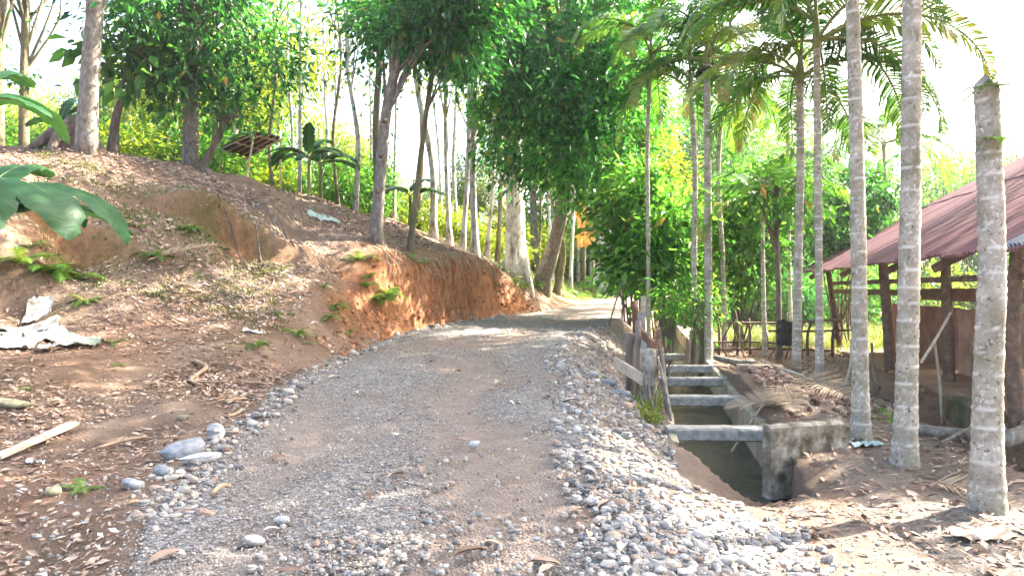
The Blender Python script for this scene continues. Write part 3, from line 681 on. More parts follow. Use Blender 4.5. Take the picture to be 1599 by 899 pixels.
# upper-left trees against the sky
for px, py, d, pt, r, lab in ((36, 200, 21, 42, .14, 'straight creeper-clad trunk left of the thick smooth trunk'), (-6, 200, 20, 4, .2, 'dark shaggy trunk on the hilltop beyond the banana leaves')):
    b0 = gz(P(px, py, d)); tree('tree', lab, 'tree', b0, [b0, P(px + 2, 100, d), P(pt, -60, d)], r, r * .7, [(P((px + pt) / 2, 80, d), (.28, .28, 1.7)), (P(pt, -70, d), (1.2, 1.2, .8))], 'bark_moss', 'leaf_blue', 36, 36, .16, spread=.2)
b0 = gz(P(176, 222, 17.5)); tree('tree', 'small curved tree with big floppy leaves behind the thick smooth trunk', 'tree', b0, [b0, P(182, 180, 17.5), P(203, 130, 17.5), P(232, 95, 17.5)], .11, .05, [(P(215, 105, 17.5), (1.0, .7, .5)), (P(190, 85, 17.5), (.7, .6, .4))], 'bark_brown', 'leaf_mid', 26, 14, .4, wr=.45, spread=.36, droop=.5)
stp = gz(P(112, 212, 16.6)); st = thing('tree_stump', 'dark buttressed stump behind the thick smooth trunk', 'stump', stp)
part(st, 'trunk', tube(curve([stp - [0, 0, .2], stp + [.02, 0, .35], stp + [.05, 0, .75]], 6), [.42, .36, .3, .26, .2, .13], 11, True, .3), M['bark_brown'], True)
for a in (3.3, -.2, -1.5):
    q = stp + np.array([math.cos(a), math.sin(a), 0]) * .95
    part(st, 'buttress', tube(curve([stp + [0, 0, .6], stp + (q - stp) * .5 + [0, 0, .3], gz(q) - [0, 0, .08]], 6), [.16, .17, .16, .13, .1, .06], 7), M['bark_brown'], True)

# -- templates that repeat in the wood behind
def template(h, r, ell, bark, leaf, ncl, nleaf, L, **kw):
    t = thing('tree', 'x', 'tree', (0, 0, 0)); pts = curve([(0, 0, -.4), (.12, .05, h * .35), (-.05, .1, h * .7), (.1, 0, h)], 10); rad = np.linspace(r, r * .4, 10)
    V, Fc, tone, C = crown(ell, ncl, nleaf, L, gaps=False, **kw)
    items = [tube(pts, rad, 8, True, .12)] + limbs(pts, rad, C, 12, r * .45)
    tr = place('trunk', mesh_np('trunk', *join(items), M[bark], True), t); cr = place('crown', mesh_np('crown', V, Fc, M[leaf], False, dict(tone=tone)), t)
    return t
TPL = [template(8, .13, [((0, 0, 6.6), (1.7, 1.7, 2.0)), ((.6, .2, 4.6), (1.1, 1.1, .9))], 'bark_pale', 'leaf_yellow', 95, 48, .22),
       template(9, .15, [((0, 0, 7.5), (2.0, 2.0, 2.0)), ((-.8, 0, 5.2), (1.2, 1.2, 1.0))], 'bark_grey', 'leaf_mid', 115, 48, .22),
       template(6, .1, [((0, 0, 4.6), (1.5, 1.5, 1.7)), ((.3, .3, 2.8), (1.0, 1.0, .8))], 'bark_moss', 'leaf_mid', 85, 48, .2),
       template(7, .12, [((0, 0, 4.9), (1.8, 1.8, 2.3)), ((.5, 0, 2.6), (1.3, 1.3, 1.0))], 'bark_grey', 'leaf_deep', 120, 48, .2)]
TLAB = ['airy yellow-green tree in the sunlit wood behind', 'tall mid-green tree with bare lower trunk in the wood behind', 'low mid-green tree with mossy stem in the wood behind', 'bushy dark-green tree in the wood behind']
def put(tpl, loc, rz, s, label, group):
    r = tpl.copy(); COL.objects.link(r); r.location = [float(c) for c in loc]; r.rotation_euler = (0, 0, rz); r.scale = (s, s, s)
    tagit(r, label, None, group)
    for ch in list(tpl.children):
        c = ch.copy(); COL.objects.link(c); c.parent = r
    return r
top_row = lerpf([-400, 0, 100, 200, 330, 440, 560, 700, 1000, 1080, 1150, 1350, 1500, 1700, 2100], [150, 150, 170, 60, 30, 60, 60, -60, 20, 120, 230, 240, 200, 180, 150])
placed = []
TLAB = ['airy yellow-green tree', 'tall mid-green tree', 'low mid-green mossy tree', 'bushy dark-green tree']
def wood(n, lo, hi, dlo, dhi, kinds, seed, zone, smax=1.5, drop=0):
    r = np.random.default_rng(seed)
    for _ in range(n * 8):
        if n <= 0: break
        px = lo + (hi - lo) * r.random(); d = dlo + (dhi - dlo) * r.random()
        x = (px - 799.5) / F * d
        if xl(d) - 1.2 < x < xr(d) + .8: continue
        if any((x - a) ** 2 + (d - c) ** 2 < 2.2 for a, c in placed): continue
        k = kinds[int(r.random() * len(kinds))]; g0 = h1(x, d); hgt = [8.6, 9.5, 6.3, 7.2][k]
        ztop = CAMZ - (top_row(px) + drop - 449.5) / F * d; s = min(smax, (ztop - g0) / hgt * (.7 + .45 * r.random()))
        if s < .38: continue
        placed.append((x, d)); n -= 1
        put(TPL[k], (x, d, g0), r.random() * 6.28, s, TLAB[k] + ' ' + zone, TLAB[k].replace('tree', 'trees', 1) + ' ' + zone)
wood(10, -120, 210, 24, 48, (0, 0, 2, 3), 1, 'on the hilltop behind the thick smooth trunk')
wood(9, 210, 440, 25, 48, (0, 2, 3), 21, 'behind the lean-to on the ridge')
wood(5, 440, 600, 38, 58, (0, 0, 2), 22, 'behind the banana plants right of the lean-to', .8, 110)
wood(5, 600, 800, 42, 62, (0, 0, 2), 2, 'far behind the pale trunks above the cut', .6, 240)
wood(10, 800, 960, 36, 60, (0, 1, 2), 23, 'beyond the bend under the overhanging crown')
wood(13, 980, 1150, 38, 60, (3, 2, 1), 3, 'behind the bushes at the far end of the ditch')
wood(16, 1080, 1330, 38, 66, (2, 3, 0, 2), 4, 'beyond the field behind the rail fence')
wood(14, 1330, 1760, 42, 68, (2, 3, 0, 2), 24, 'beyond the red-roofed shed')
spots = [(-13.5, 29), (-3, 48), (14, 42), (12.6, 46)]
zones = ['on the hilltop behind the thick smooth trunk', 'far behind the pale trunks above the cut', 'beyond the field behind the rail fence', 'beyond the field behind the rail fence']
for t, (x, y), l, z in zip(TPL, spots, TLAB, zones):
    t.location = (x, y, h1(x, y)); t.scale = (.7,) * 3; tagit(t, l + ' ' + z, 'tree', l.replace('tree', 'trees', 1) + ' ' + z)

# -- undergrowth
def shrub_tpl(leaf, ell, ncl, nleaf, L, wr=.42, spread=.34):
    t = thing('shrub', 'x', 'shrub'); V, Fc, tone, C = crown(ell, ncl, nleaf, L, wr, spread, .15, False)
    st_ = [tube(curve([(rng.normal() * .08, rng.normal() * .08, -.25), C[k] * [.4, .4, .55], C[k]], 6), np.linspace(.025, .008, 6), 5, False) for k in rng.choice(len(C), 8)]
    place('stems', mesh_np('stems', *join(st_), M['bark_brown'], True), t); place('foliage', mesh_np('foliage', V, Fc, M[leaf], False, dict(tone=tone)), t)
    return t
SH = [shrub_tpl('leaf_yellow', [((0, 0, .8), (.9, .9, .75))], 46, 40, .17), shrub_tpl('leaf_mid', [((0, 0, 1.0), (1.0, 1.0, .95))], 56, 40, .19), shrub_tpl('leaf_deep', [((0, 0, 1.1), (.95, .95, 1.1))], 60, 40, .22, .36)]
SLAB = ['yellow-green leafy shrub', 'mid-green leafy shrub', 'dark-green glossy shrub']
def brush(n, lo, hi, dlo, dhi, kinds, s0, s1, seed, zone):
    r = np.random.default_rng(seed)
    for _ in range(n):
        px = lo + (hi - lo) * r.random(); d = dlo + (dhi - dlo) * r.random(); x = (px - 799.5) / F * d
        if xl(d) - .7 < x < xr(d) + .5: continue
        k = kinds[int(r.random() * len(kinds))]
        put(SH[k], (x, d, h1(x, d) - .05), r.random() * 6.28, s0 + (s1 - s0) * r.random(), SLAB[k] + ' ' + zone, SLAB[k] + 's ' + zone)
brush(20, -100, 210, 20.5, 33, (0, 1, 1), .8, 1.4, 11, 'on the hilltop behind the thick smooth trunk')
brush(22, 210, 450, 23, 33, (0, 1, 1), .8, 1.3, 15, 'behind the lean-to on the ridge')
brush(18, 450, 620, 27, 42, (0, 0, 0, 1), .7, 1.2, 12, 'under the banana plants right of the lean-to')
brush(20, 620, 800, 29, 46, (0, 0, 0, 1), .65, 1.05, 16, 'between the pale trunks above the cut')
brush(22, 800, 935, 40, 54, (0, 1), .9, 1.9, 17, 'on the left verge beyond the bend')
brush(18, 930, 1010, 30, 50, (1, 2, 0), 1.0, 1.9, 13, 'on the right verge beyond the bend')
brush(26, 1060, 1300, 31, 48, (1, 2, 0), .9, 1.8, 14, 'in the field beyond the rail fence')
brush(26, 1300, 1650, 33, 50, (1, 2, 0), .9, 1.8, 18, 'behind the red-roofed shed')
for t, (x, y), l, z in zip(SH, ((-9.5, 25), (-6.2, 26), (12.0, 35)), SLAB, ('behind the lean-to on the ridge', 'under the banana plants right of the lean-to', 'in the field beyond the rail fence')): t.location = (x, y, h1(x, y)); tagit(t, l + ' ' + z, 'shrub', l + 's ' + z)

# -- the thick growth between the road and the ditch
def bush(px, py, d, ell, leaf, ncl, nleaf, L, label, wr=.4, spread=.32, stems=9):
    b0 = gz(P(px, py, d)); t = thing('bush', label, 'bush', b0); V, Fc, tone, C = crown(ell, ncl, nleaf, L, wr, spread, .3, True)
    part(t, 'stems', join([tube(curve([b0 + rng.normal(size=3) * [.15, .15, 0] - [0, 0, .2], (b0 + C[k]) / 2 + rng.normal(size=3) * .1, C[k]], 7), np.linspace(.03, .01, 7), 5, False) for k in rng.choice(len(C), stems)]), M['bark_brown'], True)
    part(t, 'foliage', (V, Fc), M[leaf], False, dict(tone=tone)); return t
bush(985, 480, 21, [(P(985, 400, 21), (.75, .8, 1.1)), (P(1000, 310, 21), (.8, .8, .9)), (P(965, 340, 21.3), (.5, .6, .8))], 'leaf_mid', 74, 38, .3, 'tall glossy dark-green bush at the right verge of the bend')
bush(1035, 500, 19.5, [(P(1035, 420, 19.5), (.6, .7, .9)), (P(1045, 350, 19.5), (.6, .6, .6))], 'leaf_mid', 60, 40, .28, 'leafy dark bush overhanging the far end of the ditch')
bush(1005, 470, 24, [(P(1010, 250, 24), (1.1, 1.1, 1.1)), (P(965, 260, 24), (.8, .9, 1.0)), (P(1040, 300, 24), (.8, .9, .9))], 'leaf_yellow', 80, 44, .22, 'yellow-green small tree crowding behind the verge bush')
bush(1150, 520, 20.5, [(P(1160, 400, 20.5), (.9, .9, 1.0)), (P(1200, 330, 21), (.9, .9, .8)), (P(1130, 320, 21), (.6, .7, .9))], 'leaf_mid', 110, 46, .22, 'mid-green bush behind the rail fence across the ditch')
bush(1310, 470, 22, [(P(1310, 350, 22), (1.0, .9, 1.0)), (P(1350, 300, 22), (.8, .8, .6))], 'leaf_deep', 80, 48, .22, 'dark bush crowding the far corner of the red-roofed shed')
# ------------------------------------------------------------------ palms
def frond_vf(Ln, e0, e1, nl=54, lw=.05, ll=.58, hang=.55, seed=0, twist=.25):
    r = np.random.default_rng(seed); n = 16; e = np.radians(np.linspace(0, 1, n) ** 1.2 * (e1 - e0) + e0); st = Ln / (n - 1)
    p = np.zeros((n, 3)); 
    for i in range(1, n): p[i] = p[i - 1] + st * np.array([math.cos(e[i]), 0, math.sin(e[i])])
    p[:, 1] = twist * (np.linspace(0, 1, n) ** 2) * Ln * .3
    rach = tube(p, np.linspace(.03, .006, n), 5, False)
    T = unit(np.gradient(p, axis=0)); V = []; Q = []; Tr = []; tone = []
    for k in range(nl):
        f = .14 + .86 * k / (nl - 1); q = f * (n - 1); i = min(int(q), n - 2); u = q - i
        c = p[i] * (1 - u) + p[i + 1] * u; t = unit(T[i] * (1 - u) + T[i + 1] * u); side = unit(np.cross(t, [0, 0, 1.0]) + np.array([0, 1e-3, 0])); upv = np.cross(side, t)
        L = ll * (math.sin(math.pi * (.18 + .8 * f)) ** .6) * (.85 + .3 * r.random())
        for s in (-1, 1):
            d = unit(side * s * .8 + t * (.45 + .35 * f) + upv * .22 + r.normal(size=3) * .06)
            m_ = c + d * L * .5; d2 = unit(d + np.array([0, 0, -hang * (.8 + .6 * r.random())])); tip = m_ + d2 * L * .55
            w = lw * t * (.7 + .5 * r.random()); b = len(V)
            V += [c - w * .3, c + w * .3, m_ + w * .5, m_ - w * .5, tip]; Q.append([b, b + 1, b + 2, b + 3]); Tr.append([b + 3, b + 2, b + 4])
            g = .3 + .35 * r.random() + .3 * f * r.random(); tone += [g] * 5
    return np.array(V), [np.array(Q), np.array(Tr)], np.array(tone), rach
def frond_me(mat, *a, tadd=0, **k):
    V, fs, t, ra = frond_vf(*a, **k); return mesh_np('frond', V, fs, M[mat], False, dict(tone=np.clip(t + tadd, 0, 1))), mesh_np('rachis', ra[0], ra[1], M['stem_green'] if mat == 'palm_leaf' else M['root'], True)
FR = [frond_me('palm_leaf', 2.1, 68, -20, seed=1), frond_me('palm_leaf', 2.4, 50, -65, seed=2, hang=.9), frond_me('palm_leaf', 2.6, 22, -88, seed=3, hang=1.0), frond_me('palm_leaf', 2.5, 36, -78, seed=4, hang=.9, tadd=.28)]
FRD = frond_me('dry_frond', 1.9, 6, -8, seed=5, hang=.1, nl=34); FRB = frond_me('brown_frond', 1.5, -60, -88, seed=6, hang=.6, nl=34)

def mat_palm_trunk():
    m, nt, b = new_mat('palm_trunk')
    base = ramp(nt, noise(nt, 5, 6, .65), [(.3, (.22, .19, .15)), (.5, (.37, .33, .27)), (.7, (.5, .46, .39))])
    sp = ramp(nt, noise(nt, 30, 5, .6, stretch=(1, 1, .75)), [(.55, (0, 0, 0)), (.6, (1, 1, 1))])
    spm = mix(nt, 1.0, sp, ramp(nt, noise(nt, 4.5, 4, .6), [(.35, (.1, .1, .1)), (.6, (1, 1, 1))]), 'MULTIPLY'); c = mix(nt, spm, base, (.62, .6, .55))
    sp2 = ramp(nt, noise(nt, 26, 4, .6), [(.34, (1, 1, 1)), (.4, (0, 0, 0))]); c = mix(nt, sp2, c, (.12, .105, .075))
    mo = ramp(nt, noise(nt, 3, 4, .6), [(.45, (0, 0, 0)), (.66, (.75, .75, .75))]); c = mix(nt, mo, c, (.17, .16, .09))
    c = mix(nt, attr(nt, 'ring'), c, (.66, .63, .57))
    nt.links.new(c, b.inputs['Base Color']); b.inputs['Roughness'].default_value = .85; b.inputs['Specular IOR Level'].default_value = .25
    bump(nt, b, noise(nt, 34, 7, .75, stretch=(1, 1, 1.6)), .9, .02); return m
M['palm_trunk'] = mat_palm_trunk()
def palm_trunk(ctrl, r0, r1, flare, ring_d, seed, sides=14):
    r = np.random.default_rng(seed); c = curve(ctrl, 400); ln = np.concatenate([[0], np.cumsum(np.linalg.norm(np.diff(c, axis=0), axis=1))]); tot = ln[-1]
    n = int(tot / .024); s = np.linspace(0, tot, n); pts = np.stack([np.interp(s, ln, c[:, k]) for k in range(3)], -1)
    rad = (np.linspace(r0, r1, n) * (.9 + .06 * fbm(s * 1.3, s * 0 + seed, 3))) + flare * 1.35 * np.exp(-s / .3); pos = .35 + ring_d * .5; ring = np.zeros(n)
    while pos < tot:
        k = int(pos / tot * (n - 1)); ring[k] = 1; rad[k] *= 1.03; pos += ring_d * (.7 + .6 * r.random())
    V, fs = tube(pts, rad, sides, True)
    ra = np.repeat(ring, sides) * (r.random(n * sides) > .35) * (.55 + .45 * np.repeat(r.random(n), sides)); V[:n * sides] += (r.random((n * sides, 3)) - .5) * .009
    ang_ = np.tile(np.arange(sides), n) * 2 * np.pi / sides; lob = np.repeat(np.exp(-s / .18), sides) * .1 * (np.sin(ang_ * 3 + seed) + .6 * np.sin(ang_ * 5 + seed * 2)); ctr = np.repeat(pts, sides, 0); V[:n * sides] += (V[:n * sides] - ctr) * lob[:, None]
    return V, fs, np.concatenate([ra, [0, 0]])
def palm(label, base, ctrl, r0, r1, flare=.05, ring=.22, fronds=9, fs=1.0, seed=0, shaft=True, fruit=False, az0=0.0, kinds=(0, 1, 2, 1, 3, 2, 1, 0, 2, 3, 1)):
    t = thing('palm_tree', label, 'palm', base); ctrl = [np.array(base) - [0, 0, .25]] + [np.asarray(c, float) for c in ctrl]; top = ctrl[-1]
    V, fc, ra = palm_trunk(ctrl, r0, r1, flare, ring, seed); part(t, 'trunk', (V, fc), M['palm_trunk'], True, dict(ring=ra))
    if not shaft:
        top_i = V[:-2, 2] > V[:-2, 2].max() - .02; V[:-2][top_i] += np.stack([np.zeros(top_i.sum()), np.zeros(top_i.sum()), .16 * rng.random(top_i.sum()) - .05], -1); V[-1, 2] -= .08; t.children[0].data.vertices.foreach_set('co', (V - np.array(base)).astype(np.float32).ravel())
    if shaft: part(t, 'crownshaft', tube(curve([top - [0, 0, .02], top + [0, 0, .25], top + [.01, 0, .55]], 7), np.array([1.05, 1.2, 1.15, 1.0, .8, .6, .35]) * r1, 10), M['stem_green'], True)
    for k in range(fronds):
        kd = kinds[k % len(kinds)]; a = az0 + k * 2.4; lo = top - np.array(base) + [0, 0, .42 - .3 * (kd in (2, 3))]
        fo = place('frond', FR[kd][0], t, lo + [math.cos(a) * r1 * .5, math.sin(a) * r1 * .5, 0], ((k * 1.7 % .5) - .25, 0, a), fs * (.88 + .24 * ((k * .37) % 1))); place('rachis', FR[kd][1], fo)
    if fruit:
        it = []
        for _ in range(46):
            c = top + np.array([rng.normal() * .13, rng.normal() * .13 - .1, -.08 - .28 * rng.random()]); v, f = stone_mesh('f', 6, 4, 1.0, int(rng.integers(9999))); it.append((v * .1 + c, f))
        tagit(part(t, 'fruit_cluster', join(it), M['fruit'], True), kind='stuff')
    return t
# the row on the dirt bank beside the shed
bA = gz(P(1540, 768, 5.75)); pA = palm('thick palm trunk ended short where glare hides its top, fern on it', bA, [P(1543, 600, 5.8), P(1549, 400, 5.82), P(1541, 140, 5.85)], .125, .1, .06, .2, 0, seed=1, shaft=False)  # trunk stops where glare washes it out; the jagged end is invented
bB = gz(P(1412, 712, 7.1)); palm('stout pale palm between the shortened palm and the palm by the concrete headwall', bB, [P(1418, 500, 7.1), P(1422, 300, 7.15), P(1424, 60, 7.2), P(1428, -450, 7.3)], .112, .085, .06, .2, 10, 1.0, 2, az0=.5)
bC = gz(P(1345, 682, 8.0)); palm('lichen-spotted palm with its foot just behind the concrete headwall', bC, [P(1342, 480, 8.0), P(1338, 240, 8.05), P(1331, 0, 8.1), P(1326, -220, 8.2)], .095, .075, .06, .2, 10, 1.0, 3, az0=1.2)
bD = gz(P(1280, 607, 11.8)); palm('slim ringed palm nearer the shed corner of a close pair', bD, [P(1279, 450, 11.8), P(1277, 250, 11.8), P(1275, 75, 11.8)], .072, .06, .035, .17, 10, 1.1, 4, az0=.15, kinds=(2, 1, 3, 2, 0, 3, 2, 1))
bE = gz(P(1243, 590, 13)); palm('pale palm at the back of the husk heap with long drooping fronds', bE, [P(1246, 430, 13), P(1250, 250, 13), P(1249, 130, 13)], .085, .07, .035, .2, 10, 1.1, 5, az0=1.3, kinds=(2, 3, 1, 2, 0, 2, 3))
bF = gz(P(1106, 562, 16.7)); palm('tall palm with dark fruit bunch standing on the ditch edge', bF, [P(1106, 450, 16.7), P(1105, 250, 16.7), P(1104, 100, 16.7)], .11, .08, .05, .2, 11, 1.15, 6, fruit=True, az0=2.0)
bG = gz(P(1086, 548, 17.6)); palm('slender palm tangled with creeper right beside the fruiting palm', bG, [P(1084, 430, 17.6), P(1085, 250, 17.6), P(1078, 150, 17.6)], .085, .065, .05, .22, 9, 1.0, 7, az0=.4)
bH = gz(P(1132, 545, 19.2)); palm('thin palm behind the ditch and the rail fence', bH, [P(1128, 400, 19.2), P(1122, 250, 19.2), P(1140, 60, 19.2)], .075, .06, .03, .22, 9, 1.1, 8, az0=3.0)
bI = gz(P(1013, 490, 18.5)); palm('pole-thin pale palm rising out of the dark verge bushes', bI, [P(1012, 350, 18.5), P(1011, 220, 18.5), P(1016, 90, 18.5)], .06, .05, .02, .3, 9, 1.05, 9, az0=.9)
bJ = gz(P(1195, 560, 17.5)); palm('young palm with long fronds sprouting low behind the ditch', bJ, [P(1192, 450, 17.5), P(1190, 345, 17.5)], .06, .05, .02, .2, 9, .95, 10, az0=.2, kinds=(0, 1, 0, 1, 3, 1, 0, 1, 0))
bK = gz(P(1000, 470, 26)); palm('short palm with spreading fronds behind the verge bushes', bK, [P(1005, 420, 26), P(1010, 330, 26)], .07, .06, .02, .2, 10, 1.15, 11, az0=.5)
bL = gz(P(940, 455, 33)); palm('low palm arching over the far road from the right verge', gz(P(972, 470, 29)), [P(975, 420, 29), P(978, 340, 29)], .08, .06, .02, .2, 10, 1.2, 12, az0=1.1)
bN = gz(P(1385, 470, 24)); palm('distant palm rising behind the shed corner', bN, [P(1385, 380, 24), P(1380, 230, 24)], .08, .06, .02, .2, 10, 1.1, 13, az0=.7)
bO = gz(P(1235, 470, 30)); palm('far palm with a rounded crown beyond the rail fence', bO, [P(1232, 380, 30), P(1230, 190, 30)], .09, .07, .02, .2, 10, 1.1, 14, az0=.3)
# fern growing on the shortened palm
def fern_vf(n, L, seed, up=55):
    r = np.random.default_rng(seed); V = []; T = []; tone = []
    for k in range(n):
        a = k * 2.4 + r.random() * .5; e0 = math.radians(up * (.5 + .6 * r.random())); l = L * (.6 + .5 * r.random()); m_ = 13; p = np.zeros(3); g = .3 + .5 * r.random()
        for i in range(m_):
            f = i / (m_ - 1); e = e0 - f * 1.5; d = np.array([math.cos(a) * math.cos(e), math.sin(a) * math.cos(e), math.sin(e)]); sd = np.array([-math.sin(a), math.cos(a), 0]); p2 = p + d * l / m_
            w = l * .24 * math.sin(math.pi * (.12 + .86 * f)) ** .8
            for s in (-1, 1):
                b = len(V); V += [p, p2, p + sd * s * w + d * w * .5 - np.array([0, 0, w * .25])]; T.append([b, b + 1, b + 2]); tone += [min(1, g + .2 * r.random())] * 3
            p = p2
    return np.array(V), [np.array(T)], np.array(tone)
FE = []
for k in range(4):
    V, fc, tn = fern_vf((11, 8, 14, 6)[k], (.42, .34, .5, .26)[k], 20 + k); FE.append(mesh_np('fronds', V, fc, M['fern'], False, dict(tone=tn)))
def fern(loc, k, s, label, group=None, cat='fern', name='fern'):
    t = thing(name, label, cat, loc, rng.random() * 6.28, group); place('fronds', FE[k], t, (0, 0, 0), (0, 0, 0), s); return t
fern(P(1543, 138, 5.85) + [0, -.03, -.02], 2, .6, 'small fern sprouting from the top of the shortened palm')
fern(P(1556, 222, 5.72) + [.03, -.02, 0], 3, .9, 'tiny fern clinging to the side of the shortened palm')
# broad fern patches on the bank
for k, (px, d) in enumerate(((560, 16.2), (575, 16.0), (586, 15.9), (598, 16.2), (570, 15.7), (606, 16.5))): fern(G(px, d, -.02), k % 3, 1.15 + .3 * rng.random(), 'bright fern on the bank at the foot of the scarred leaning tree', 'ferns below the scarred leaning tree')
for k, (px, d) in enumerate(((640, 18.2), (650, 18.5), (658, 18.9))): fern(G(px, d, -.02), k % 3, 1.1, 'fern hanging over the left end of the red cut', 'ferns at the left end of the cut')
for k, (px, d) in enumerate(((505, 14.3), (520, 14.1), (535, 14.4), (512, 13.7), (543, 14.0))): fern(G(px, d, -.02), (k + 1) % 4, .85, 'small fern on the bare brown face of the bank nose', 'ferns on the bank nose')
for k, (px, d) in enumerate(((430, 12.9), (465, 12.5), (480, 12.3), (400, 11.2))): fern(G(px, d, -.02), (k + 1) % 4, .8, 'little green weed at the foot of the slope near the road', 'weeds at the foot of the slope')
for k, (px, d) in enumerate(((770, 23.3), (785, 24), (800, 24.2), (815, 25), (822, 25.6), (835, 26.5))): fern(G(px, d, -.02), k % 3, 1.5, 'fern on the far end of the cut bank', 'ferns on the far end of the bank')
for k, (px, d) in enumerate(((240, 13.2), (290, 14.2), (300, 14.3), (215, 13.6), (110, 12.4), (60, 12), (85, 12.3), (45, 12.2), (30, 11.8), (240, 12.4), (135, 11.8), (350, 14.6))): fern(G(px, d, -.02), k % 4, (.8 if px > 120 else 1.5) + .4 * rng.random(), 'small leafy weed on the mossy knoll', 'weeds on the knoll')
for k, (px, d) in enumerate(((95, 10), (130, 5.3), (40, 8.2), (180, 10.6), (185, 9.6))): fern(G(px, d, -.01), 3, .6 + .3 * (k % 2), 'thin seedling in the leaf litter of the lower slope', 'seedlings in the leaf litter')
for k, (px, d) in enumerate(((1270, 12.0), (1290, 11.6), (1180, 13.5), (1385, 9), (1375, 9.6))): fern(G(px, d, -.02), k % 3, .8, 'green weed at the feet of the palm row', 'weeds among the palms')
for k, (px, d) in enumerate(((935, 34), (945, 33), (925, 35), (900, 32))): fern(G(px, d, -.02), k % 3, 2.2, 'bushy weed on the far left verge', 'weeds on the far verge')

# hanging brown frond and frond litter
bf = P(893, 300, 30); t = thing('dead_frond', 'orange-brown dead frond hanging over the far roadside', 'frond', bf); place('leaflets', FRB[0], t, (0, 0, 0), (0, 0, .4), 1.5); place('rachis', FRB[1], t, (0, 0, 0), (0, 0, .4), 1.5)

# ------------------------------------------------------------------ banana plants
def banana_leaf_me(Ln, W, e0, e1, seed):
    r = np.random.default_rng(seed); n = 22; e = np.radians(np.linspace(0, 1, n) ** 1.3 * (e1 - e0) + e0); p = np.zeros((n, 3))
    for i in range(1, n): p[i] = p[i - 1] + Ln / (n - 1) * np.array([math.cos(e[i]), 0, math.sin(e[i])])
    f = np.linspace(0, 1, n); w = W * .5 * np.clip((f - .12) / .12, 0, 1) ** .6 * np.clip((1 - f) / .2, 0, 1) ** .55 + .012
    T = unit(np.gradient(p, axis=0)); up = np.stack([-T[:, 2], 0 * f, T[:, 0]], -1); rows = []
    for a, q in ((-1, 0), (-.5, .16), (0, 0), (.5, .16), (1, 0)):
        ww = w * (1 + (.4 * (r.random(n) - .5) if abs(a) == 1 else 0))
        rows.append(p + np.array([0, 1, 0]) * (a * ww)[:, None] + up * (q * w - abs(a) * w * .12 + (r.random(n) - .5) * .05 * abs(a))[:, None])
    V = np.stack(rows, 0).reshape(-1, 3); fs = grid_faces(5, n)
    tb, tf = tube(p + up * -.012, np.linspace(.028, .006, n), 5, False); o = len(V)
    tone = np.concatenate([.35 + .25 * r.random(len(V)) * np.repeat(1, len(V)), np.full(len(tb), .95)])
    return mesh_np('leaf', V, fs, M['banana_leaf'], True, dict(tone=tone[:o])), mesh_np('midrib', tb, tf, M['stem_green'], True)
BL = [banana_leaf_me(1.9, .52, 65, -20, 1), banana_leaf_me(2.0, .55, 45, -75, 2), banana_leaf_me(1.7, .5, 30, -45, 3), banana_leaf_me(1.5, .42, 78, 30, 4)]
def banana(label, base, h, lv, s=1.0, group=None):
    base = np.asarray(base, float); t = thing('banana_plant', label, 'banana plant', base, 0, group)
    place('stem', mesh_np('stem', *tube(curve([(0, 0, -.2), (.02, 0, h * .5), (0, 0, h)], 8), np.linspace(.1, .05, 8) * s, 9), M['stem_green'], True), t)
    for k, a in lv: lf = place('leaf', BL[k][0], t, (0, 0, h - .06), (0, 0, a), s * (.9 + .2 * rng.random())); place('midrib', BL[k][1], lf)
    return t
b1 = gz(P(-40, 480, 8.6)); banana('big-leaved banana plant reaching over the litter pile on the slope', b1, 2.45 - b1[2], [(1, .05), (1, -.45), (2, .5), (0, 1.6), (2, -1.2), (3, 2.6), (1, 3.4), (2, -.2), (1, -.9)], 1.02)
b2 = gz(P(-70, 400, 11.0)); banana('banana plant with one level leaf in front of the shaggy hilltop trunks', b2, 4.3 - b2[2], [(2, .05), (0, 1.5), (2, 2.6), (1, 4.0), (3, 5.2), (1, .9)], .95)
b3 = gz(P(482, 312, 20.5)); banana('banana plant beside the lean-to shelter', b3, 1.15, [(1, .1), (2, -.4), (1, 2.8), (0, 1.2), (2, 3.8), (3, 5)], .72)
b4 = gz(P(500, 310, 23)); banana('banana plant standing alone between the slim trunks left of the scarred tree', b4, 1.5, [(1, -.2), (2, .6), (1, 3.3), (0, 1.8), (2, 4.4)], .85)
b5 = gz(P(640, 345, 25)); banana('sunlit banana plant seen just right of the scarred leaning trunk', b5, 1.1, [(2, .1), (2, -.5), (0, 1.0), (1, 3.1), (2, 4.2)], .85)
b6 = gz(P(345, 255, 25)); banana('banana plant showing above the roof of the lean-to', b6, 1.9, [(0, .2), (2, -.5), (1, 2.8), (0, 1.4), (2, 4.0)], .9)
b7 = gz(P(95, 215, 19)); banana('small banana plant on the skyline left of the thick smooth trunk', b7, 1.0, [(0, .4), (2, 3.0), (3, 1.5), (2, -.4)], .7)
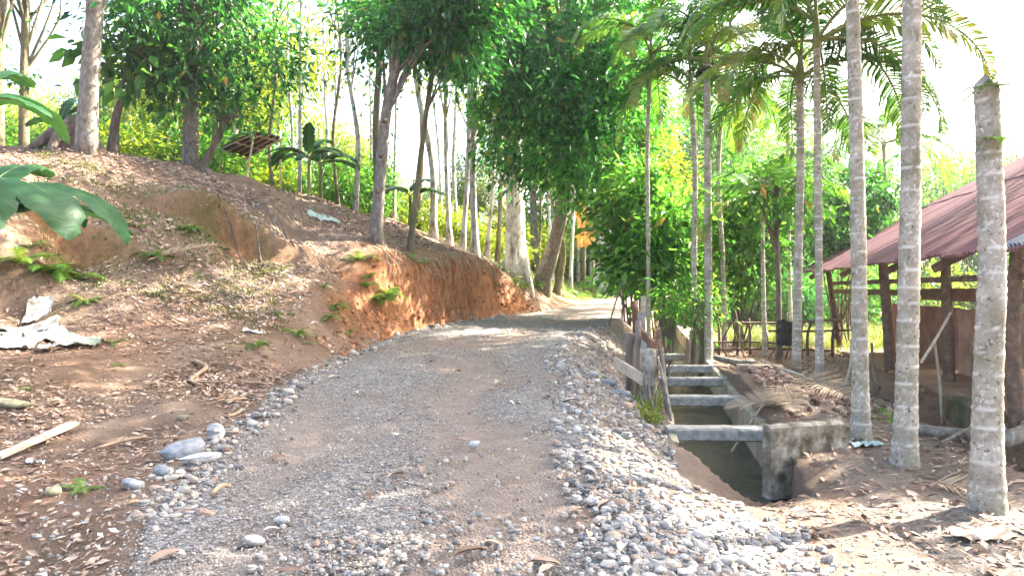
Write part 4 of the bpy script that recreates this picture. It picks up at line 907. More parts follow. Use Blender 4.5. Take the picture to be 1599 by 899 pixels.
# ------------------------------------------------------------------ the ditch
def dpt(y, off, z): return np.array([float(xd(y)) + off, y, z])
def strip(prof, y0, y1, n, jit=0.0, topf=None):
    """sweep a closed cross-section (offset from the ditch lip, z) along the ditch"""
    ys = np.linspace(y0, y1, n); V = []; m_ = len(prof)
    for y in ys:
        for o, z in prof:
            if topf is not None and z > -.3: z = z + topf(y)
            V.append(dpt(y, o, z) + (rng.random(3) - .5) * jit)
    Q = [[i * m_ + j, i * m_ + (j + 1) % m_, (i + 1) * m_ + (j + 1) % m_, (i + 1) * m_ + j] for i in range(n - 1) for j in range(m_)]
    caps = [list(range(m_))[::-1], [(n - 1) * m_ + j for j in range(m_)]]
    return np.array(V), [np.array(Q), np.array(caps)]
m, nt, b = new_mat('ditch_concrete')
z_ = noise(nt, 2.4, 7, .7, stretch=(1, 1, .5)); c = ramp(nt, z_, [(.3, (.17, .15, .1)), (.5, (.33, .29, .21)), (.7, (.5, .46, .38))])
gm = ramp(nt, noise(nt, 3.5, 6, .7, stretch=(1, 1, .3)), [(.5, (0, 0, 0)), (.68, (1, 1, 1))])
c = mix(nt, gm, c, (.1, .12, .03)); nt.links.new(c, b.inputs['Base Color']); b.inputs['Roughness'].default_value = .9; bump(nt, b, noise(nt, 16, 8, .75), .8, .02)
M['ditch'] = m
dt = thing('ditch', 'concrete-lined ditch with mossy walls beside the road', 'ditch', dpt(8, .5, -.9))
part(dt, 'wall', strip([(DW, -1.0), (DW + .002, -.04), (DW + .02, -.02), (DW + .22, -.02), (DW + .24, -.05), (DW + .24, -1.0)], 7.52, 36, 90, .01), M['ditch'])
part(dt, 'wall', strip([(-.1, -1.0), (-.1, -.06), (-.08, -.04), (-.02, -.04), (0, -.06), (0, -1.0)], 7.9, 36, 80, .014), M['ditch'])
# water
m, nt, b = new_mat('ditch_water'); b.inputs['Base Color'].default_value = (.012, .011, .008, 1); b.inputs['Roughness'].default_value = .03; b.inputs['IOR'].default_value = 1.33
bump(nt, b, noise(nt, 13, 6, .65), .9, .05)
wy = np.linspace(6.3, 36, 120); wt = np.linspace(.0, DW + .05, 14); WX = xd(wy)[:, None] + wt[None]; WY = np.repeat(wy[:, None], 14, 1)
wz = -.5 + .018 * fbm(WX * 5, WY * 2.5, 4)
water = place('water', mesh_np('water', np.stack([WX, WY, wz], -1).reshape(-1, 3), grid_faces(120, 14), m, True)); tagit(water, 'dark shallow water in the concrete ditch', 'water', kind='structure')
bed_n = 500; by = 6.6 + 9 * rng.random(bed_n); bx = xd(by) + .05 + .9 * rng.random(bed_n); bs = .03 + .07 * rng.random(bed_n) ** 2
V, Fs, k_ = swarm(mid_b, bx, by, np.full(bed_n, -.53), bs); o = place('bed_stones', mesh_np('bed_stones', V, Fs, M['gravel'], False, dict(tone=np.repeat(rng.random(bed_n) * .22, k_))), dt); tagit(o, kind='stuff')
# cross beams
for y, w, ext, lab in ((8.45, .26, .42, 'the concrete strut across the ditch beside the upright headwall'), (10.9, .2, .3, 'second concrete strut across the ditch counting from the headwall'), (13.1, .2, .12, 'third concrete strut across the ditch counting from the headwall'), (15.2, .2, .0, 'fourth concrete strut across the ditch counting from the headwall'), (17.8, .2, .0, 'fifth concrete strut across the ditch, at the foot of the tall fruiting palm')):
    a = dpt(y, -.12, .0); q = dpt(y - .06, DW + .1 + ext, .0)
    solo('concrete_strut', beam(a - [0, 0, .06], q - [0, 0, .06], w, .15, 24, .005, .02), M['beam_concrete'], (a + q) / 2, lab, 'strut')
# headwall block: rounded slab
hp0 = P(1197, 700, 7.35); hp1 = P(1318, 700, 7.75)
def slab(p, q, z0, z1, th, slope=0.0, rr=.05):
    n = 12; u = (q - p); L = np.linalg.norm(u[:2]); u = u / L; s = np.array([-u[1], u[0], 0]); V = []
    for i in range(n + 1):
        f = i / n; top = z1 - slope * f - (rr * .9 * max(0, (f - .92) / .08) ** 2); c = p + u * L * f
        for so, z in ((-th / 2, z0), (-th / 2, z0 + .33 * (top - z0)), (-th / 2, z0 + .66 * (top - z0)), (-th / 2, top - .03), (-th / 2 + .03, top), (th / 2 - .03, top), (th / 2, top - .03), (th / 2, z0)):
            V.append(np.array([c[0], c[1], z]) + s * so + (rng.random(3) - .5) * .016)
    m_ = 8; Q = [[i * m_ + j, i * m_ + (j + 1) % m_, (i + 1) * m_ + (j + 1) % m_, (i + 1) * m_ + j] for i in range(n) for j in range(m_)]
    return np.array(V), [np.array(Q), np.array([list(range(m_))[::-1], [n * m_ + j for j in range(m_)]])]
solo('headwall', slab(hp0, hp1, -.5, .235, .13, .02), M['concrete'], (*((hp0 + hp1)[:2] / 2), -.2), 'upright stained concrete headwall slab at the near end of the ditch', 'wall')

# ------------------------------------------------------------------ posts, planks and sticks on the lip of the ditch
def pole(name, label, cat, a, b, r, mat, n=9, bend=.02, group=None, r1=None, wob=.1):
    a = np.asarray(a, float); b = np.asarray(b, float); mid = (a + b) / 2 + rng.normal(size=3) * bend
    return solo(name, tube(curve([a, mid, b], 8), np.linspace(r, r1 or r * .85, 8), n, True, wob), M[mat], a, label, cat, group, True)
def gp(px, py, d): p = P(px, py, d); return p
g = G(1013, 10.3); pole('post', 'thick mossy concrete stump post on the ditch lip', 'post', g - [0, 0, .3], P(1013, 545, 10.3), .125, 'concrete', 12, .005, wob=.06)
g = G(985, 11.2); pole('post', 'shorter weathered post behind a nailed board by the ditch', 'post', g - [0, 0, .3], P(984, 520, 11.2), .085, 'wood_grey', 9)
g = G(997, 11.0); pole('post', 'thin grey post between the two stout posts by the ditch', 'post', g - [0, 0, .3], P(996, 500, 11), .05, 'wood_grey', 8)
g = G(1034, 10.6); pole('post', 'slim split post right of the mossy stump post', 'post', P(1048, 665, 9.3), P(1032, 545, 10.6), .045, 'wood_grey', 7)
g = G(1040, 10); pole('stick', 'bent bare stick leaning along the ditch lip', 'stick', P(1052, 680, 8.9), P(1028, 560, 10.2), .02, 'wood_grey', 6, .05)
solo('board', beam(P(960, 565, 11.2), P(1003, 592, 10.2), .03, .16, 5, .006), M['wood_pale'], P(980, 590, 10.8), 'short pale board nailed along the ditch posts', 'board')
solo('board', beam(P(998, 515, 11.5), P(1022, 540, 10.5), .05, .12, 5, .01), M['clod'], P(1010, 540, 11), 'rusty brown board on top of the ditch posts', 'board')
solo('board', beam(G(1001, 14.2, -.1), P(1005, 463, 14.2), .1, .03, 5, .004), M['wood_pale'], G(1001, 14.2), 'pale slat standing upright at the road edge by the bushes', 'board')
g = G(989, 15.5); pole('post', 'reddish brown short post at the road edge by the bushes', 'post', g - [0, 0, .2], P(990, 470, 15.5), .07, 'clod', 8)
g = G(1003, 13.6); solo('marker_board', beam(g - [0, 0, .1], P(1001, 488, 13.6), .14, .03, 4, .003), M['beam_concrete'], g, 'small white marker board beside the pale upright slat', 'marker')
g = G(950, 18.6); pole('stick', 'thin stick propped against the dark verge bush', 'stick', g, P(973, 430, 18.9), .02, 'wood_grey', 6)
for k in range(16):                                            # twiggy remains of a fence
    y = 9.2 + 5.5 * rng.random(); a = dpt(y, -.28 + .16 * rng.random(), 0); a[2] = h1(a[0], a[1]) - .05
    pole('stick', 'thin dry stick stuck among the posts on the ditch lip', 'stick', a, a + np.array([rng.normal() * .12, rng.normal() * .2, .3 + .35 * rng.random()]), .014, 'wood_grey', 5, .03, 'dry sticks on the ditch lip')
# mossy root mass on the far ditch edge
rt = gz(P(1091, 556, 17.0)); t = thing('tree_stump', 'wide mossy stump wrapped in hanging roots beside the fruiting palm', 'stump', rt)
part(t, 'trunk', tube(curve([rt - [0, 0, .3], rt + [0, 0, .9], rt + [.03, 0, 1.8], rt + [.05, 0, 2.3]], 10), np.linspace(.3, .2, 10), 12, True, .35), M['bark_moss'], True)
for k in range(14):
    a = rng.random() * 6.28; r_ = .27; p0 = rt + np.array([math.cos(a) * r_, math.sin(a) * r_, 1.4 + .8 * rng.random()]); p1 = rt + np.array([math.cos(a) * (r_ + .18) - .2 * (k % 3 == 0), math.sin(a) * (r_ + .15), -.3])
    part(t, 'root', tube(curve([p0, (p0 + p1) / 2 + rng.normal(size=3) * .05, p1], 7), np.linspace(.02, .04, 7), 6), M['root'], True)
V, fc, tone, C = crown([(rt + [-.25, -.1, 2.2], (.5, .4, .45))], 26, 40, .12); part(t, 'creeper', (V, fc), M['leaf_mid'], False, dict(tone=tone))
# ochre earth bank with roots on the left wall of the far ditch
for k in range(20):
    y = 18.3 + 7 * rng.random(); a = dpt(y, -.05 + .12 * rng.random(), .05 + .35 * rng.random())
    pole('root', 'pale root hanging down the far bank of the ditch', 'root', a + [0, 0, .2], a + [rng.normal() * .1 + .08, 0, -.75], .03, 'root', 6, .06, 'roots hanging over the far ditch')

# ------------------------------------------------------------------ heap of husks and dead fronds across the ditch
n = 1700; cx, cy = 3.95, 11.5; hx = cx + .62 * rng.normal(size=n); hy = cy + 1.5 * rng.normal(size=n); hx = hx + .18 * (hy - cy)
k = (hx > xd(hy) + DW + .28) & (hy > 8.9); hx, hy = hx[k], hy[k]
Z = Hs(hx, hy); S_ = .05 + .14 * rng.random(len(hx)) ** 2; V, Fs, mm_ = swarm(mid_b, hx, hy, Z + .02, S_, .8)
o = place('husk_heap', mesh_np('husk_heap', V, Fs, mat_tone('husk', [(0, (.09, .05, .035)), (.4, (.22, .13, .09)), (.75, (.36, .24, .17)), (1, (.5, .4, .32))], .95, bmp=.5), False, dict(tone=np.repeat(rng.random(len(hx)), mm_))))
tagit(o, 'heap of brown husks and clods between the ditch and the palms', 'heap', kind='stuff')
def lay(me, name, label, cat, px, d, rz, s, tilt=(0, 0), group=None, dz=.05):
    t = thing(name, label, cat, G(px, d, dz), rz, group); place('leaflets', me[0], t, (0, 0, 0), (tilt[0], tilt[1], 0), s); place('rachis', me[1], t, (0, 0, 0), (tilt[0], tilt[1], 0), s); return t
for k, (px, d, rz, s) in enumerate(((1225, 9.6, -1.9, .6), (1240, 10.6, -1.4, .7), (1175, 12.4, .4, .6), (1255, 9.0, 2.5, .5))):
    lay(FRD, 'dead_frond', 'dry grey-brown palm frond lying on the husk heap', 'frond', px, d, rz, s, (rng.normal() * .3, .12), 'dead fronds on the husk heap', .1)
lay(FRD, 'dead_frond', 'dry pale frond spread on the mossy knoll', 'frond', 232, 13.0, .35, .6, (.2, -.25), None, .12)
lay(FRD, 'dead_frond', 'dry frond trailing down the slope beside the knoll', 'frond', 285, 12.9, -1.0, .5, (.2, .1), None, .06)
lay(FRD, 'dead_frond', 'dead frond on the dirt between the two stout palms', 'frond', 1440, 6.6, -.9, .42, (.2, .05), None, .04)
for k, (px, d, rz, L_, r_) in enumerate(((1170, 11.8, .7, 1.0, .03), (1205, 10.4, 2.2, .8, .02), (1150, 13.4, -.2, .9, .025), (1255, 11.0, 1.9, .9, .02), (1195, 9.3, 2.7, .6, .018))):
    a = G(px, d, .08); v = np.array([math.cos(rz), math.sin(rz), 0]) * L_; e = a + v; e[2] = h1(e[0], e[1]) + .14
    pole('stick', 'cut stick lying across the husk heap', 'stick', a, e, r_, 'wood_pale', 6, .02, 'sticks on the husk heap')
a = P(1118, 548, 16.2); e = P(1190, 562, 14.6); pole('log', 'thin log lying behind the husk heap at the ditch', 'log', gz(a) + [0, 0, .1], gz(e) + [0, 0, .12], .07, 'bark_grey', 8)
# rocks with a look of their own
def rock(px, d, s, k, label, mat=None, sc=(1, 1, 1), rz=0.0, dz=.0):
    g = G(px, d, 0); o = place('rock', stone_me[k].copy(), None, g + [0, 0, s * .16 + dz], (rng.normal() * .12, rng.normal() * .12, rz), (s * sc[0], s * sc[1], s * sc[2]))
    if mat: o.data.materials[0] = mat
    return tagit(o, label, 'rock')
gr = mat_simple('grey_rock', [(.3, (.15, .155, .16)), (.55, (.27, .28, .29)), (.8, (.42, .42, .41))], 6, .8, .5, .02)
wh = mat_simple('white_rock', [(.3, (.34, .33, .31)), (.6, (.5, .49, .46)), (.8, (.6, .59, .57))], 6, .8, .5, .02)
mr = mat_simple('mossy_rock', [(.3, (.15, .14, .07)), (.55, (.3, .28, .17)), (.8, (.42, .39, .28))], 5, .9, .5, .02)
rock(290, 6.15, .33, 3, 'large grey angular rock on the left edge of the road', gr, (1.2, .8, .9), .6); rock(335, 6.7, .26, 8, 'upright grey rock behind the large angular one', gr, (.8, .8, 1.3), 1.1); rock(316, 5.9, .24, 4, 'pale flat rock leaning on the large angular one', wh, (1.5, .6, .5), .5)
rock(207, 5.25, .17, 1, 'rounded blue-grey stone below the angular rocks', gr, (1, 1, 1.1)); rock(255, 5.55, .15, 2, 'small dark grey wedge beside the angular rocks', gr, (1, .9, 1.2))
rock(397, 4.2, .14, 5, 'flat white stone in the left part of the road', wh); rock(740, 6.4, .12, 7, 'white lump lying alone in the middle of the road', wh); rock(440, 4.55, .11, 6, 'chunky pale stone beside the pebble drift', wh)
rock(972, 10.4, .26, 1, 'smooth dark boulder against the board at the ditch posts', gr, (1, 1, 1.2)); rock(950, 11.2, .24, 2, 'dark boulder just up the shoulder from the smooth one', gr, (1.2, .8, 1))
rock(1203, 9.3, .2, 6, 'mossy tan rock on the husk heap', mr); rock(1195, 8.6, .13, 5, 'small pale rock below the mossy one on the heap', wh); rock(1312, 7.9, .13, 7, 'pale stone at the end of the headwall slab', wh)
rock(85, 5.2, .13, 3, 'olive-brown stone in the dirt left of the road', mr); rock(15, 7.6, .3, 1, 'flat tan rock half buried in the lower slope', mr, (1.4, 1, .7)); rock(285, 7.4, .14, 0, 'greenish stone in the litter above the road', mr)

# ------------------------------------------------------------------ small litter on the left slope
def sheet(L_, W_, seed, crump=.08):
    r = np.random.default_rng(seed); u, v = np.meshgrid(np.linspace(-.5, .5, 14), np.linspace(-.5, .5, 10)); o = r.random() * 50
    z = np.abs(fbm(u * 3.2 + o, v * 3.2, 4)) * crump * 5 + fbm(u * 9 + o, v * 9, 2) * crump * .6
    x = u * L_ * (1 + .3 * fbm(v * 3 + o, u, 2)); y = v * W_ * (1 + .5 * fbm(u * 3 + o, v + 9, 2))
    return np.stack([x, y, z], -1).reshape(-1, 3), grid_faces(10, 14)
wsk = mat_simple('white_sacking', [(.32, (.13, .1, .075)), (.45, (.28, .26, .23)), (.6, (.4, .39, .36)), (.8, (.46, .455, .44))], 5, .6, .3, .01, None, .2); wsg = mat_simple('pale_green_sheet', [(.3, (.16, .15, .1)), (.5, (.28, .31, .22)), (.7, (.38, .41, .32))], 7, .6, .3, .01)
for k, (px, d, L_, W_, rz, mt) in enumerate(((45, 10.9, .75, .45, .5, wsk), (20, 10.3, .8, .4, 2.4, wsg), (70, 10.4, .6, .4, 1.0, wsk), (25, 9.9, .5, .4, .1, wsk), (115, 10.35, .7, .32, -.1, wsg), (-5, 9.7, .6, .4, .8, wsk), (60, 11.4, .5, .35, 2.0, wsk), (90, 9.95, .45, .3, .6, wsk))):
    V, fc = sheet(L_, W_, 40 + k, .05); c_, s_ = math.cos(rz), math.sin(rz); X_ = V[:, 0] * c_ - V[:, 1] * s_; Y_ = V[:, 0] * s_ + V[:, 1] * c_; g = G(px, d)
    Zg = Hs(X_ + g[0], Y_ + g[1]); V = np.stack([X_ + g[0], Y_ + g[1], Zg + V[:, 2] + .015 + .012 * k * .5], -1)
    solo('sack', (V, fc), mt, g, 'crumpled pale green sheet in the pile of discarded sacking' if mt is wsg else 'crumpled white sacking piled on the slope under the banana leaves', 'sacking', 'pale green sheets in the pile' if mt is wsg else 'white sacking in the pile', True)
for px, d, L_, lab, cm in ((1352, 7.7, .3, 'scrap of pale blue plastic beside the palm behind the headwall', (.3, .42, .42)), (1530, 5.1, .4, 'flat brown bark piece at the foot of the shortened palm', (.25, .19, .15)), (505, 18.2, .75, 'strip of blue-green plastic on the crest of the slope', (.38, .5, .45)), (395, 11.9, .3, 'white scrap lying in the leaf litter by the road', (.6, .6, .57)), (55, 6.1, .16, 'crumpled silver wrapper by the pale board', (.5, .5, .5))):
    V, fc = sheet(L_, L_ * .5, int(px), .05); g = G(px, d, .02); X_ = V[:, 0] + g[0]; Y_ = V[:, 1] + g[1]; V = np.stack([X_, Y_, Hs(X_, Y_) + V[:, 2] * .7 + .015], -1)
    solo('scrap', (V, fc), mat_simple('scrap', [(.3, tuple(c_ * .8 for c_ in cm)), (.7, cm)], 6, .5), g, lab, 'scrap', None, True)
a = G(-5, 6.3, .05); e = G(118, 7.15, .08); solo('board', beam(a, e, .1, .03, 8, .004), M['wood_pale'], (a + e) / 2, 'long weathered board lying on the lower left slope', 'board')
a = [G(305, 10.3, .03), G(322, 9.9, .08), G(298, 9.3, .04), G(310, 8.9, .07)]; solo('root', tube(curve(a, 14), np.linspace(.035, .022, 14), 7), M['root'], a[0], 'pale S-shaped root poking out of the leaf litter', 'root', None, True)
for k, (px, d, rz, L_) in enumerate(((350, 8.2, 1.2, .35), (355, 7.6, 1.4, .28), (330, 6.9, -.3, .3), (375, 9.4, .2, .4), (290, 9.1, .5, .5), (150, 6.6, .9, .45), (330, 5.0, 1.3, .2), (300, 11.8, 2.9, .5))):
    a = G(px, d, .03); e = a + np.array([math.cos(rz), math.sin(rz), 0]) * L_; e[2] = h1(e[0], e[1]) + .03
    pole('twig', 'broken brown twig in the leaf litter left of the road', 'twig', a, e, .016, 'root', 6, .015, 'twigs left of the road')
# exposed roots that cross the knoll and the top of the cut
it = []
for k in range(15):
    px0 = 250 + 190 * rng.random(); d0 = 14.6 + 2.4 * rng.random(); x0 = (px0 - 799.5) / F * d0; y0 = d0; a0 = -.35 + .5 * rng.normal(); L_ = .9 + 1.4 * rng.random(); q = np.linspace(0, 1, 9)
    X_ = x0 + q * L_ * math.cos(a0) + .06 * np.sin(q * 7 + k); Y_ = y0 + q * L_ * math.sin(a0) * .6 + .05 * np.cos(q * 5 + k); it.append((X_, Y_))
for k, (X_, Y_) in enumerate(it):
    p = np.stack([X_, Y_, Hs(X_, Y_) + .015], -1); solo('root', tube(p - [0, 0, .008], np.linspace(.018, .006, 9), 6), M['wood_grey'], p[0], 'thin exposed root crossing the litter of the knoll', 'root', 'exposed roots on the knoll', True)
rl = []
for k in range(170):
    y = 16.6 + 8.2 * rng.random(); x = float(xl(y)) - .42 - .3 * rng.random(); z = h1(x, y); dn = .25 + .9 * rng.random() ** 2; x2 = x + .16 + .25 * rng.random()
    p = curve([(x, y, z + .03), (x + .12, y - .06, z - dn * .35), (x2, y - .1 + rng.normal() * .06, z - dn)], 5); p[:, 2] = np.maximum(p[:, 2], Hs(p[:, 0], p[:, 1]) + .01); rl.append(tube(p, np.linspace(.012, .006, 5), 4, False))
o = place('rootlets', mesh_np('rootlets', *join(rl), M['root'], True)); tagit(o, 'fringe of hanging rootlets along the red cut bank', 'roots', kind='stuff')

# grass tufts
def tufts(name, label, pts, nb, L_, sp):
    n = len(pts) * nb; c = np.repeat(pts, nb, 0) + rng.normal(size=(n, 3)) * [sp, sp, 0]; c[:, 2] = Hs(c[:, 0], c[:, 1]) - .01
    d = unit(rng.normal(size=(n, 3)) * [.45, .45, .1] + [0, 0, 1]); l = (L_ * (.5 + .7 * rng.random(n)))[:, None]; s = unit(np.cross(d, rng.normal(size=(n, 3)))) * .009; m_ = c + d * l * .55; tp = m_ + unit(d + [0, 0, -.7] + rng.normal(size=(n, 3)) * .4) * l * .5
    V = np.stack([c - s, c + s, m_ + s * .7, m_ - s * .7, tp], 1).reshape(-1, 3); b_ = np.arange(n)[:, None] * 5
    o = place(name, mesh_np(name, V, [b_ + [0, 1, 2, 3], b_ + [3, 2, 4]], M['grass'], False, dict(tone=np.repeat(rng.random(n), 5)))); return tagit(o, label, 'grass', kind='stuff')
y = 8.6 + 3.2 * rng.random(34); pts = np.stack([xd(y) - .18 - .22 * rng.random(34), y, 0 * y], -1); tufts('grass', 'grass tufts on the road-side lip of the ditch', pts, 26, .2, .05)
n = 2600; y = 19 + 24 * rng.random(n) ** 1.3; x = xd(y) + 2.2 + (6 + y * .35) * rng.random(n); tufts('grass', 'sunlit grass in the field beyond the rail fence', np.stack([x, y, 0 * y], -1), 7, .3, .14)
n = 500; y = 26 + 12 * rng.random(n); x = xl(y) - .3 - 5 * rng.random(n); tufts('grass', 'sparse grass on the far left verge', np.stack([x, y, 0 * y], -1), 8, .25, .1)
n = 420; px = 60 + 400 * rng.random(n); y = 12.2 + 2.9 * rng.random(n); tufts('grass', 'sparse green blades on the face of the knoll', np.stack([(px - 799.5) / F * y, y, 0 * y], -1), 8, .12, .08)
# ------------------------------------------------------------------ the red-roofed shed
SO = np.array([8.3, 20.8]); SU = np.array([.206, .9785]); SV = np.array([.9785, -.206]); EZ = 2.05; PIT = .53; RB = 6.5
def S3(a, b, z): q = SO - a * SU + b * SV; return np.array([q[0], q[1], z])
def a_of(px, b): k = (px - 799.5) / F; return (k * (20.8 - .206 * b) - 8.3 - .9785 * b) / (.9785 * k - .206)
shed = thing('shed', 'long open shed with a rusty red corrugated roof behind the palms', 'shed', S3(7, 3, -.2))
def mat_roof():
    m, nt, b = new_mat('rusty_roof')
    c = ramp(nt, noise(nt, 1.6, 7, .65, stretch=(1.4, .35, 1)), [(.3, (.12, .05, .056)), (.5, (.19, .088, .096)), (.65, (.25, .13, .135)), (.8, (.32, .21, .2))])
    c = vary(nt, c, .2); c = mix(nt, ramp(nt, noise(nt, 18, 5, .7, stretch=(1, .2, 1)), [(.58, (0, 0, 0)), (.72, (.8, .8, .8))]), c, (.17, .075, .05))
    nt.links.new(c, b.inputs['Base Color']); b.inputs['Roughness'].default_value = .6; b.inputs['Specular IOR Level'].default_value = .3
    bump(nt, b, noise(nt, 9, 4, .6), .15, .01); return m
M['roof'] = mat_roof(); M['roof_grey'] = mat_simple('grey_roof_sheet', [(.3, (.25, .24, .28)), (.7, (.42, .4, .45))], 3, .45, .2, .01, None, .1, .5, .3)
def sheet_me(W, Ln, mat, pitch=.105, amp=.026):
    nc = int(W / pitch * 6) + 1; x = np.linspace(0, W, nc); V = []
    for y in np.linspace(0, Ln, 4): V.append(np.stack([x, np.full(nc, y), amp * np.cos(2 * np.pi * x / pitch)], -1))
    V = np.concatenate(V); lo = V.copy(); lo[:, 2] -= .004; f = grid_faces(4, nc)
    return mesh_np('roof_sheet', V, f, mat, True)
SL = math.hypot(1, PIT); ROW = [sheet_me(.86, 3.75 * SL, M['roof']), sheet_me(.86, 3.1 * SL, M['roof'])]; GRS = sheet_me(.86, 1.3, M['roof_grey'])
def put_sheet(me, a, b, lift, yaw=0.0, back=False, drop=0.0):
    X = np.array([-SU[0], -SU[1], 0]); Y = np.array([SV[0], SV[1], PIT]) / SL
    if back: Y = np.array([-SV[0], -SV[1], PIT]) / SL; X = -X
    X = X * math.cos(yaw) + Y * math.sin(yaw); Y = np.cross(np.cross(X, Y), X); Y /= np.linalg.norm(Y); N = np.cross(X, Y)
    if N[2] < 0: N = -N
    z = EZ + PIT * b if not back else EZ + PIT * (2 * RB - b)
    p = S3(a, b, z) + N * lift - np.array([0, 0, drop]); o = place('roof_sheet', me, shed)
    p = p - np.array(shed.location); Mx = Matrix(((X[0], Y[0], N[0], p[0]), (X[1], Y[1], N[1], p[1]), (X[2], Y[2], N[2], p[2]), (0, 0, 0, 1))); o.matrix_local = Mx
for k in range(-2, 17):
    put_sheet(ROW[0], k * .76, -.05 + .05 * rng.normal() * .5, .012 + .012 * (k % 2), .006 * rng.normal()); put_sheet(ROW[1], k * .76, 3.5 + .03 * rng.normal(), .045 + .012 * (k % 2), .006 * rng.normal())
    put_sheet(ROW[1], k * .76 + .86, RB + 2.95, .045 + .012 * (k % 2), 0, True)
for k in range(1): put_sheet(GRS, a_of(1572, 0) + k * .76, -.02, .05 + .01 * k)
part(shed, 'ridge_cap', beam(S3(-.1, RB, EZ + PIT * RB + .06), S3(13.1, RB, EZ + PIT * RB + .06), .36, .03, 8, .01), M['roof'])
def rz(b): return EZ + PIT * b - .05
def spost(px, b, zt, r, lean=(0, 0), nm='post', mat='wood_brown', zb=-.35):
    a = a_of(px, b); p = S3(a, b, zb); q = S3(a, b, zt); p = p + np.array([lean[0], lean[1], 0])
    part(shed, nm, tube(curve([p, (p + q) / 2 + rng.normal(size=3) * .03, q], 7), np.linspace(r * 1.1, r * .9, 7), 8, True, .12), M[mat], True)
for px, b, r, ln in ((1292, .4, .075, (.35, -.1)), (1378, .4, .1, (.18, 0)), (1476, .9, .09, (.1, 0)), (1590, .5, .09, (0, 0)), (1330, 3.2, .08, (0, 0)), (1405, 3.4, .08, (0, 0))): spost(px, b, rz(b), r, ln)
for a in (.6, 4, 7.5, 10, 12.8): part(shed, 'post', tube([S3(a, 6.4, -.3), S3(a, 6.4, rz(6.4))], .08, 8), M['wood_brown'], True); part(shed, 'post', tube([S3(a, 9.2, -.3), S3(a, 9.2, rz(3.8))], .08, 8), M['wood_brown'], True)
for b in (.3, 2.0, 3.7, 5.4): part(shed, 'purlin', beam(S3(-.1, b, EZ + PIT * b - .075), S3(13.2, b, EZ + PIT * b - .075), .07, .1, 6, .006), M['wood_brown'])
for a in (.3, 4, 7.5, 10, 12.9): part(shed, 'rafter', beam(S3(a, .05, EZ - .17), S3(a, RB, EZ + PIT * RB - .19), .07, .12, 4, .004), M['wood_brown']); part(shed, 'rafter', beam(S3(a, 9.4, EZ + PIT * 3.6 - .19), S3(a, RB, EZ + PIT * RB - .19), .07, .12, 4, .004), M['wood_brown'])
part(shed, 'tie_beam', beam(S3(a_of(1300, .5), .5, 1.72), S3(a_of(1660, .5), .5, 1.74), .08, .09, 6, .006), M['wood_brown'])
part(shed, 'plank', beam(S3(a_of(1300, 1.0), 1.0, 1.5), S3(a_of(1480, 1.0), 1.0, 1.5), .03, .13, 6, .006), M['wood_brown'])
clay = mat_simple('red_clay_wall', [(.25, (.12, .06, .05)), (.5, (.22, .12, .09)), (.7, (.32, .2, .15))], 2.2, .95, .5, .01)
part(shed, 'plank', beam(S3(a_of(1440, 1.1), 1.1, 1.48), S3(a_of(1690, 1.1), 1.1, 1.48), .03, .22, 6, .004), clay)
tan = mat_simple('tan_masonry', [(.25, (.2, .115, .085)), (.5, (.35, .225, .16)), (.7, (.47, .33, .25))], 2.6, .95, .5, .01)
def panel(px0, px1, b, z0, z1, hole=None, mt=None):
    a0, a1 = a_of(px0, b), a_of(px1, b)
    it = []
    cols = [(a0, a1, z0, z1)]
    if hole:
        h0, h1_, hz0, hz1 = hole; h0, h1_ = a_of(h0, b), a_of(h1_, b); cols = [(a0, h0, z0, z1), (h1_, a1, z0, z1), (h0, h1_, z0, hz0), (h0, h1_, hz1, z1)]
    for p, q, y0, y1 in cols: it.append(box((S3(p, b, y0) + S3(q, b, y1)) / 2, (S3(q, b, 0) - S3(p, b, 0)) / 2, np.array([SV[0], SV[1], 0]) * .05, np.array([0, 0, (y1 - y0) / 2]), 5, .004))
    part(shed, 'wall_panel', join(it), mt or clay)
panel(1396, 1497, 1.9, -.1, 1.2); panel(1501, 1700, 1.6, -.1, 1.2, (1577, 1612, .05, .35), tan)
a0, a1 = a_of(1577, 1.6), a_of(1612, 1.6); part(shed, 'hole_darkness', box(S3((a0 + a1) / 2, 2.3, .2), (S3(a1, 2, 0) - S3(a0, 2, 0)) * .7, np.array([SV[0], SV[1], 0]) * .1, np.array([0, 0, .4])), M['dark'])  # near-black box behind the hole paints the shade inside it
pl = mat_simple('earth_floor', [(.3, (.2, .11, .065)), (.55, (.31, .19, .12)), (.75, (.4, .27, .18))], 2, .95, .6, .02)
part(shed, 'floor', box(S3(7.8, 3.6, -.32), (S3(14.8, 0, 0) - S3(1.2, 0, 0)) / 2, np.array([SV[0], SV[1], 0]) * 3.1, np.array([0, 0, .3]), 24, .03, .06), pl)
moss_w = mat_simple('mossy_stonework', [(.3, (.045, .05, .02)), (.5, (.11, .1, .05)), (.7, (.22, .17, .11))], 3, .95, .8, .03)
part(shed, 'retaining_wall', box(S3(a_of(1512, .3), .38, -.22), (S3(1.5, 0, 0) - S3(0, 0, 0)) / 2, np.array([SV[0], SV[1], 0]) * .12, np.array([0, 0, .22]), 8, .025, .05), moss_w)
